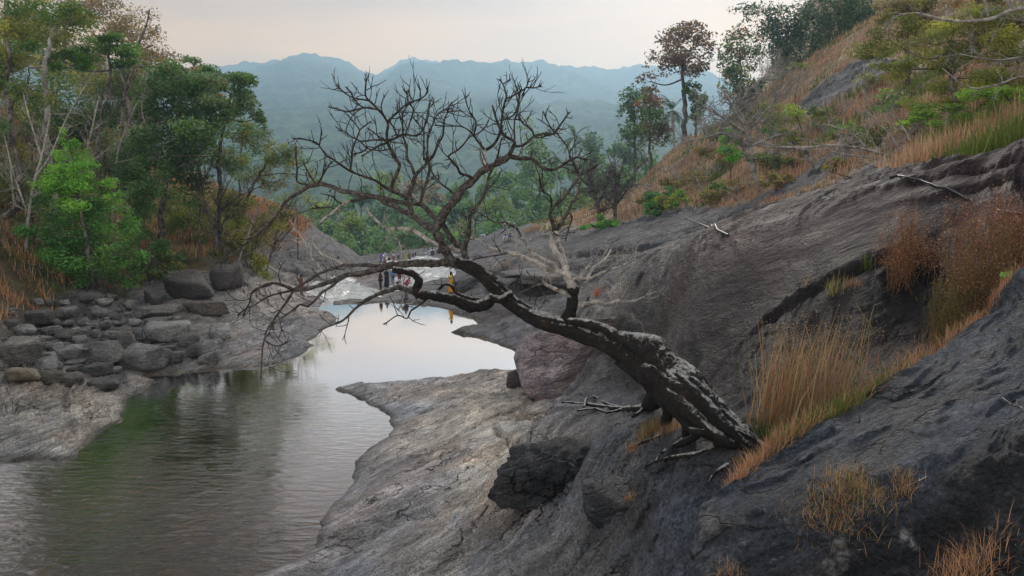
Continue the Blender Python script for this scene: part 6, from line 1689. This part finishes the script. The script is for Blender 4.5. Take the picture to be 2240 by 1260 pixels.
for (px, py, rad, h, n, lb, pl) in [(1895,588,.06,.35,70,'yellow-green weed in the crack of the dark slab, nearest the brown bush',[GRN, YEL * 1 if False else GRN]),(1828,638,.10,.45,110,'yellow weed standing in the middle of the crack',[STR, GRN]),
        (1865,625,.08,.22,90,'brown dry tuft in the crack between two weeds',[ORG, PNK]),(1762,625,.03,.35,16,'single thin stalk at the lower end of the crack',[STR]),
        (1695,440,.35,.30,160,'orange grass patch on the upper bare rock',[ORG, PNK]),(1790,410,.35,.35,220,'dry grass patch on the bare rock below the sprawling bush',[PNK, STR]),(1855,385,.3,.3,140,'orange grass patch nearest the sprawling bush',[ORG, STR]),
        (1305,645,.12,.5,160,'small rust-red dry plant on the rock behind the second stem',[ORG * np.array([1.0,.6,.6])]),(1112,578,.4,.8,150,'orange dry weed on the rock seen below the second stem limb',[ORG, STR]),
        (1165,505,.8,1.3,300,'orange grass tussock at the far edge of the rock',[ORG, ORG])]:
    tuft(lb, hit(px, py), rad, h, n, pl, .008 if py > 560 else .02, .4)

# dry seed-laden bushes at the right edge
def dry_bush(label, Y, clumps, n, pal, stem, seed, n_st=160, leaf=.014):
    r_ = np.random.default_rng(seed)
    c0 = clumps[0]; b0 = P(c0[0], max(c[1] + c[3] for c in clumps), Y); b0[2] = float(top_z(b0[:1], b0[1:2])[0]) - .03
    root = empty('dry_bush', tuple(b0)); tag(root, label, 'bush', 'dry bushes at the right edge')
    s = Soup(); L = []; m = Y / F
    for cx, cy, rx, ry in clumps:
        k = max(6, n_st * rx * ry // sum(c[2] * c[3] for c in clumps))
        for _ in range(int(k)):
            a = r_.normal(size=3); a /= max(1, np.linalg.norm(a) / 1.3)
            tip = P(cx, cy, Y) + a * np.array([rx, rx, ry]) * m * .8
            bs = P(cx + r_.normal() * rx * .4, cy + ry, Y + r_.normal() * .2); bs[2] = float(top_z(bs[:1], bs[1:2])[0]) - .02
            if tip[2] < bs[2]: continue
            mid = (bs + tip) / 2 + r_.normal(0, .06, 3)
            p, r = resample(np.array([bs, mid, tip]), .12, np.array([.005, .004, .002])); V, f = tube(p, r, 3, cap=False); s.add(V - b0, f)
            t = r_.uniform(.35, 1.05, 10)
            for q in t: L.append(p[min(len(p) - 1, int(q * (len(p) - 1)))] + r_.normal(0, .035, 3))
    mm = bark_cache.setdefault(stem, plain('dry stem', stem, .9, .05))
    tag(obj('stems', s.mesh('stems'), mm, root), kind='stuff')
    L = np.array(L); k = r_.integers(0, len(L), n); C = L[k] + r_.normal(0, .055, (n, 3))
    pl = np.array(pal); col = (pl[r_.integers(0, len(pl), n)] * r_.uniform(.6, 1.4, (n, 1))).clip(.01, .6)
    V, f, c = leaf_quads(C - b0, leaf, col, r_, .2, .5)
    tag(obj('seed_heads', make_mesh('seed_heads', V, f, c, smooth=False), M_STRAW, root), kind='stuff')
bark_cache = {}
RB_ = [(.36,.17,.095),(.30,.15,.09),(.42,.23,.13),(.28,.19,.10)]
dry_bush('russet dry bush with upright stalks on top of the dark slab', 14.2, [(1985,505,60,45),(1995,460,26,40),(1960,540,45,30),(2030,540,45,30)], 5200, RB_, (.16,.085,.045), 1)
dry_bush('big russet and green bush filling the right edge above the near rock', 11.6, [(2150,560,75,70),(2195,480,55,45),(2105,640,55,55),(2200,640,60,60),(2110,500,50,40),(2235,560,40,60)], 11000, RB_ + [(.11,.12,.035),(.09,.11,.03),(.14,.11,.04)], (.13,.085,.045), 2, 300)
dry_bush('russet seedy bush above the hose at the right edge', 13.0, [(2130,450,60,28),(2200,440,55,35),(2235,480,40,30)], 4200, [(.36,.16,.10),(.34,.18,.11),(.40,.22,.13)], (.18,.08,.05), 3)
dry_bush('leafy green-yellow lower part of the bush beside the cleft grass', 11.2, [(2090,690,40,45),(2060,650,26,50)], 2600, [(.10,.12,.03),(.13,.12,.035),(.2,.12,.05)], (.12,.09,.04), 4, 90)
q = P(2212, 650, 10.7)
tree_obj('shrub','small plant with broad bright green leaves inside the russet bush at the right edge','shrub',10.9,[(2222,690),(2218,640),(2212,605)],.008,[(2205,608,22,10),(2225,625,18,10),(2215,650,16,12)],[(.07,.17,.04),(.09,.20,.05)],.05,70,seed=91)
# bare sapling in the cleft
bare('sapling','bare greenish sapling standing in the cleft grass','tree',9.75,[[(1878,885),(1880,820),(1888,760),(1912,668)],[(1880,800),(1850,765),(1830,742)],[(1886,770),(1868,720),(1850,695)],[(1892,740),(1930,715)],[(1900,705),(1882,680)]],.011,plain('green stem',(.14,.125,.06),.8,.1),None,2,.12,92,levels=1)
# ---------------------------------------------------------------- hose on the rock
def hose(pts, rad_px, label, lift=.02):
    a = np.array([hit(x, y) for x, y in pts]); r = rad_px * a[:, 1].mean() / F
    p, _ = resample(a, .25); g = ground(p[:, 0], p[:, 1]); p[:, 2] = np.maximum(p[:, 2], g) + r * .8
    k = np.ones(5) / 5; q = p.copy(); q[2:-2, 2] = np.convolve(p[:, 2], k, 'valid'); q[:, 2] = np.maximum(q[:, 2], g + r * .5)
    V, f = tube(q, np.full(len(q), r), 8); root = q[0]
    s = Soup(); s.add(V - root, f)
    o = obj('hose', s.mesh('hose'), M_HOSE, loc=tuple(root)); tag(o, label, 'hose', 'black water hose laid over the rock'); return o
M_HOSE = plain('black rubber hose', (.024, .026, .030), .45, .5)
hose([(1946,389),(1962,386),(1985,389),(2010,396),(2050,411),(2085,426),(2118,438)], 2.1, 'thick black hose curving over the crest of the dark slab at the upper right')
hose([(2182,461),(2205,466),(2250,475)], 2.0, 'short end of black hose showing by the russet bush at the right edge')
hose([(1500,476),(1508,482),(1518,485),(1545,497),(1570,507),(1594,517)], 1.4, 'thin pale length of hose lying on the rock in the middle distance')
h_ = hit(1512, 482)
boulder('rag', (h_[0], h_[1], h_[2] + .06), (.24, .2, .07), .3, 71, (.5, .5, .48), 'white rag tied at the upper end of the thin hose', 'rag', sub=2)
# fallen twigs on the near rock
for pts, lb in (([(2192,872),(2215,888),(2232,893),(2246,912)],'pale dead twig lying on the near rock at the right edge'),([(1985,1068),(2010,1058),(2028,1050)],'thin dry stalk lying beside the small tuft on the near rock')):
    a = np.array([out_hit(x, y) for x, y in pts]); a[:, 2] += .012
    p, r = resample(a, .04, np.full(len(a), .006)); V, f = tube(p, r, 5); s = Soup(); s.add(V - p[0], f)
    t = p[len(p) // 2]; q, r2 = resample(np.array([t, t + [.05, .09, .03], t + [.12, .14, .02]]), .03, np.array([.004, .003, .002])); V, f = tube(q, r2, 4); s.add(V - p[0], f)
    tag(obj('twig', s.mesh('twig'), M_PALE, loc=tuple(p[0])), lb, 'twig')

# ---------------------------------------------------------------- people
POSES = {}
def mirror(d):
    o = {}
    for k, v in d.items():
        if k.startswith('s_'): o['l_' + k[2:]] = (-v[0], v[1], v[2]); o['r_' + k[2:]] = v
        else: o[k] = v
    return o
POSES['stand'] = mirror(dict(pelvis=(0,0,.94), waist=(0,.0,1.08), chest=(0,.01,1.28), neck=(0,0,1.45), chin=(0,.02,1.52), head=(0,.03,1.62), crown=(0,.02,1.70), s_sh=(.18,0,1.41), s_el=(.24,-.02,1.13), s_wr=(.22,.10,.90), s_ha=(.21,.14,.80),
      s_hip=(.09,0,.90), s_kn=(.10,.03,.50), s_an=(.10,-.01,.09), s_toe=(.11,.15,.03)))
POSES['walk'] = dict(POSES['stand'], r_kn=(.10,.16,.52), r_an=(.10,.14,.12), r_toe=(.11,.30,.06), l_an=(-.10,-.14,.09), l_toe=(-.11,.0,.03), r_el=(.24,-.10,1.14), r_wr=(.22,-.08,.9), r_ha=(.22,-.06,.8))
POSES['akimbo'] = dict(POSES['stand'], r_el=(.38,-.05,1.2), r_wr=(.18,.08,1.12), r_ha=(.12,.12,1.08), l_el=(-.30,.12,1.2), l_wr=(-.14,.25,1.34), l_ha=(-.06,.22,1.42))
POSES['sit'] = mirror(dict(pelvis=(0,0,.13), waist=(0,-.02,.26), chest=(0,.05,.46), neck=(0,.08,.64), chin=(0,.12,.71), head=(0,.14,.80), crown=(0,.13,.88), s_sh=(.18,.06,.60), s_el=(.25,.18,.38), s_wr=(.14,.38,.46), s_ha=(.06,.44,.47),
      s_hip=(.10,.02,.13), s_kn=(.14,.40,.46), s_an=(.12,.55,.08), s_toe=(.13,.70,.03)))
POSES['crouch'] = mirror(dict(pelvis=(0,-.05,.34), waist=(0,.05,.46), chest=(0,.20,.62), neck=(0,.32,.76), chin=(0,.38,.80), head=(0,.42,.87), crown=(0,.42,.95), s_sh=(.18,.28,.72), s_el=(.22,.42,.48), s_wr=(.14,.52,.28), s_ha=(.10,.56,.18),
      s_hip=(.10,-.02,.33), s_kn=(.16,.32,.46), s_an=(.12,.05,.09), s_toe=(.13,.22,.03)))
POSES['bend'] = mirror(dict(pelvis=(0,-.10,.92), waist=(0,.0,1.02), chest=(0,.24,1.10), neck=(0,.42,1.10), chin=(0,.50,1.06), head=(0,.57,1.02), crown=(0,.64,1.0), s_sh=(.18,.38,1.06), s_el=(.20,.44,.80), s_wr=(.15,.50,.58), s_ha=(.13,.53,.48),
      s_hip=(.09,-.09,.88), s_kn=(.10,.03,.50), s_an=(.10,-.02,.09), s_toe=(.11,.14,.03)))
RADII = dict(pelvis=.13, waist=.115, chest=.135, neck=.055, chin=.06, head=.095, crown=.06, sh=.065, el=.042, wr=.032, ha=.028, hip=.095, kn=.058, an=.042, toe=.036)
EDGES = [('pelvis','waist'),('waist','chest'),('chest','neck'),('neck','chin'),('chin','head'),('head','crown')] + [(a.replace('s_', p), b_.replace('s_', p)) for p in ('l_', 'r_') for a, b_ in
         (('chest','s_sh'),('s_sh','s_el'),('s_el','s_wr'),('s_wr','s_ha'),('pelvis','s_hip'),('s_hip','s_kn'),('s_kn','s_an'),('s_an','s_toe'))]
def skin_mesh(name, pose, edges, grow, mat, parent, rot, sc_, drop=None, over=None):
    names = []
    for a, b_ in edges:
        for q in (a, b_):
            if q not in names: names.append(q)
    pp = dict(pose); 
    if over: pp.update(over)
    c, s = math.cos(rot), math.sin(rot)
    V = [((pp[q][0] * c - pp[q][1] * s) * sc_, (pp[q][0] * s + pp[q][1] * c) * sc_, pp[q][2] * sc_) for q in names]
    me = bpy.data.meshes.new(name); me.from_pydata(V, [(names.index(a), names.index(b_)) for a, b_ in edges], [])
    o = obj(name, me, mat, parent)
    md = o.modifiers.new('skin', 'SKIN'); md.use_smooth_shade = True
    for i, q in enumerate(names):
        r = RADII[q.split('_')[-1]] * sc_ * grow + (.0 if grow == 1 else .008)
        me.skin_vertices[0].data[i].radius = (r, r * (.8 if q in ('pelvis', 'waist', 'chest') else 1))
        me.skin_vertices[0].data[i].use_root = (i == 0)
    sb = o.modifiers.new('smooth', 'SUBSURF'); sb.levels = 1; sb.render_levels = 1
    return o
_pm = {}
def cloth(c):
    k = tuple(c)
    if k not in _pm: _pm[k] = plain('cloth', k, .8, .1)
    return _pm[k]
SKIN_ = (.16, .085, .055); HAIR = (.012, .010, .010)
def person(label, px, py, hpx, pose, face, top, bottom, skirt=False, group=None, hair=HAIR, topless=False, long_hair=False):
    g = hit(px, py); d = math.hypot(g[1], CAM_H - g[2])
    full = max(v[2] for v in POSES[pose].values()) + .06
    sc_ = hpx * d / F / full
    root = empty('person', tuple(g)); tag(root, label, 'person', group)
    ps = POSES[pose]
    skin_mesh('body', ps, EDGES, 1.0, cloth(SKIN_), root, face, sc_)
    arms = [(a.replace('s_', p), b_.replace('s_', p)) for p in ('l_', 'r_') for a, b_ in (('chest', 's_sh'), ('s_sh', 's_el'))]
    if not topless: skin_mesh('shirt', ps, [('pelvis','waist'),('waist','chest'),('chest','neck')] + arms, 1.18, cloth(top), root, face, sc_)
    legs = [(a.replace('s_', p), b_.replace('s_', p)) for p in ('l_', 'r_') for a, b_ in (('pelvis', 's_hip'), ('s_hip', 's_kn')) + ((('s_kn', 's_an'),) if not topless else ())]
    if skirt:
        kn = (np.array(ps['l_kn']) + np.array(ps['r_kn'])) / 2; an = (np.array(ps['l_an']) + np.array(ps['r_an'])) / 2
        q = np.array([ps['waist'], ps['pelvis'], kn, an]) * sc_
        c, s = math.cos(face), math.sin(face); q = np.stack([q[:, 0] * c - q[:, 1] * s, q[:, 0] * s + q[:, 1] * c, q[:, 2]], -1)
        p, r = resample(q, .12, np.array([.14, .19, .24, .27]) * sc_); V, f = tube(p, r, 14, .12, 3); ss = Soup(); ss.add(V, f)
        obj('skirt', ss.mesh('skirt'), cloth(bottom), root)
    else: skin_mesh('trousers' if not topless else 'shorts', ps, legs, 1.22, cloth(bottom), root, face, sc_)
    hd = np.array(ps['head']); cr = np.array(ps['crown']); up = (cr - hd) / np.linalg.norm(cr - hd)
    V, f = ICO[2]; fw = np.array([0, 1, 0]) if pose != 'bend' else np.array([0, .2, -1])
    V = V * np.array([.098, .105, .105])
    V = V - fw * .03 + up * .025
    if long_hair: V = np.where((V @ up < -.01)[:, None], V - up * .22 - fw * .03, V)
    V = (V + hd) * sc_; c, s = math.cos(face), math.sin(face)
    V = np.stack([V[:, 0] * c - V[:, 1] * s, V[:, 0] * s + V[:, 1] * c, V[:, 2]], -1)
    obj('hair', make_mesh('hair', V, f), cloth(hair), root)
    return root
GP = 'people at the stream beyond the pool'
BK, NV_, WH, RDD = (.02,.02,.023), (.022,.026,.05), (.62,.62,.64), (.42,.05,.09)
person('bare-chested boy in reddish shorts standing on the pale rock left of the stream', 660, 647, 47, 'akimbo', 2.6, None, (.22,.06,.05), group=GP, topless=True)
person('person in a black top and dark trousers standing at the stream edge', 833, 634, 42, 'akimbo', 2.2, BK, (.03,.025,.025), group=GP)
person('person in a long navy dress standing next to the person in black', 846, 628, 41, 'stand', -.4, NV_, NV_, True, GP, (.02,.02,.03))
person('person in a bright blue shirt behind the group at the stream', 860, 621, 33, 'stand', 3.0, (.10,.25,.60), (.06,.10,.2), group=GP)
person('person in a maroon top bending over the stream', 874, 617, 30, 'bend', -2.2, (.20,.06,.09), (.17,.05,.07), group=GP)
person('child in pale pink crouching at the stream', 869, 624, 17, 'crouch', -1.2, (.5,.38,.38), (.1,.09,.1), group=GP)
person('person in a pinkish-red top crouching beside the child', 888, 627, 22, 'crouch', -1.9, RDD, (.35,.08,.10), group=GP, hair=(.35,.05,.08))
person('person in grey sitting low by the edge of the pool under the arching limb', 889, 655, 22, 'sit', 2.6, (.10,.11,.12), (.09,.09,.10), group=GP)
person('person in a yellow dress and orange skirt standing below the main fork', 987, 641, 47, 'akimbo', 1.9, (.62,.36,.02), (.60,.27,.01), True, GP, long_hair=True)
GF = 'people far up the stream'
person('person in a purple hooded garment bending at the far stream', 834, 573, 19, 'bend', -.6, (.22,.14,.45), (.24,.16,.48), group=GF, hair=(.25,.16,.5))
person('brown-skinned child sitting right of the purple figure', 843, 576, 12, 'sit', 2.8, (.25,.13,.10), (.2,.1,.08), group=GF)
person('child in dark green sitting in the far stream', 852, 570, 10, 'sit', 2.4, (.03,.06,.04), (.05,.05,.05), group=GF)
person('person in a white shirt and red shorts standing in the far stream', 861, 573, 21, 'stand', 2.9, (.5,.52,.65), (.30,.05,.04), group=GF)
person('person in a white shirt and dark trousers standing behind the hanging twigs', 872, 569, 18, 'walk', 2.4, (.5,.5,.5), (.04,.04,.05), group=GF)
person('person in a yellow-green dress standing in the far stream', 888, 570, 18, 'stand', -2.6, (.42,.38,.08), (.40,.36,.08), True, GF)
person('person in a dark brown dress right of the yellow-green dress', 896, 568, 18, 'stand', 2.6, (.07,.045,.045), (.07,.05,.05), True, GF)
person('small figure in black by the far smooth rock', 904, 564, 12, 'stand', 2.6, BK, BK, group=GF)
person('second small figure in black, the right-hand one by the far smooth rock', 909, 562, 11, 'stand', 3.3, (.04,.04,.05), BK, group=GF)
person('person in pale blue sitting on the far rock, left of a group of three', 938, 558, 15, 'sit', 2.2, (.45,.52,.68), (.5,.55,.66), group=GF)
person('person in white sitting in the middle of the far group of three', 946, 556, 15, 'sit', 3.4, WH, (.06,.07,.1), group=GF)
person('person in navy sitting right of the person in white', 961, 554, 13, 'sit', 2.6, (.03,.035,.09), (.04,.04,.08), group=GF)
person('person in a white shirt bending forward on the far rock slope', 1053, 534, 22, 'bend', -1.5, (.55,.58,.70), (.45,.42,.40), group=GF)
person('person in white with a dark bag sitting on the far rock, left of a pair', 1106, 530, 19, 'sit', 2.9, (.55,.55,.56), (.42,.38,.33), group=GF)
person('person in violet-blue sitting on the far rock, right of a pair', 1115, 528, 18, 'sit', 3.3, (.09,.07,.26), (.35,.30,.25), group=GF)
person('person in a white top and navy trousers standing at the highest far rock', 1105, 504, 22, 'walk', .4, (.60,.62,.68), NV_, group=GF)
person('person in white standing close behind the navy trousers', 1112, 502, 21, 'stand', .2, WH, (.2,.2,.25), group=GF)
person('person in pale lilac at the edge of the far orange grass', 1125, 501, 17, 'stand', -.6, (.5,.5,.66), (.10,.11,.2), group=GF)
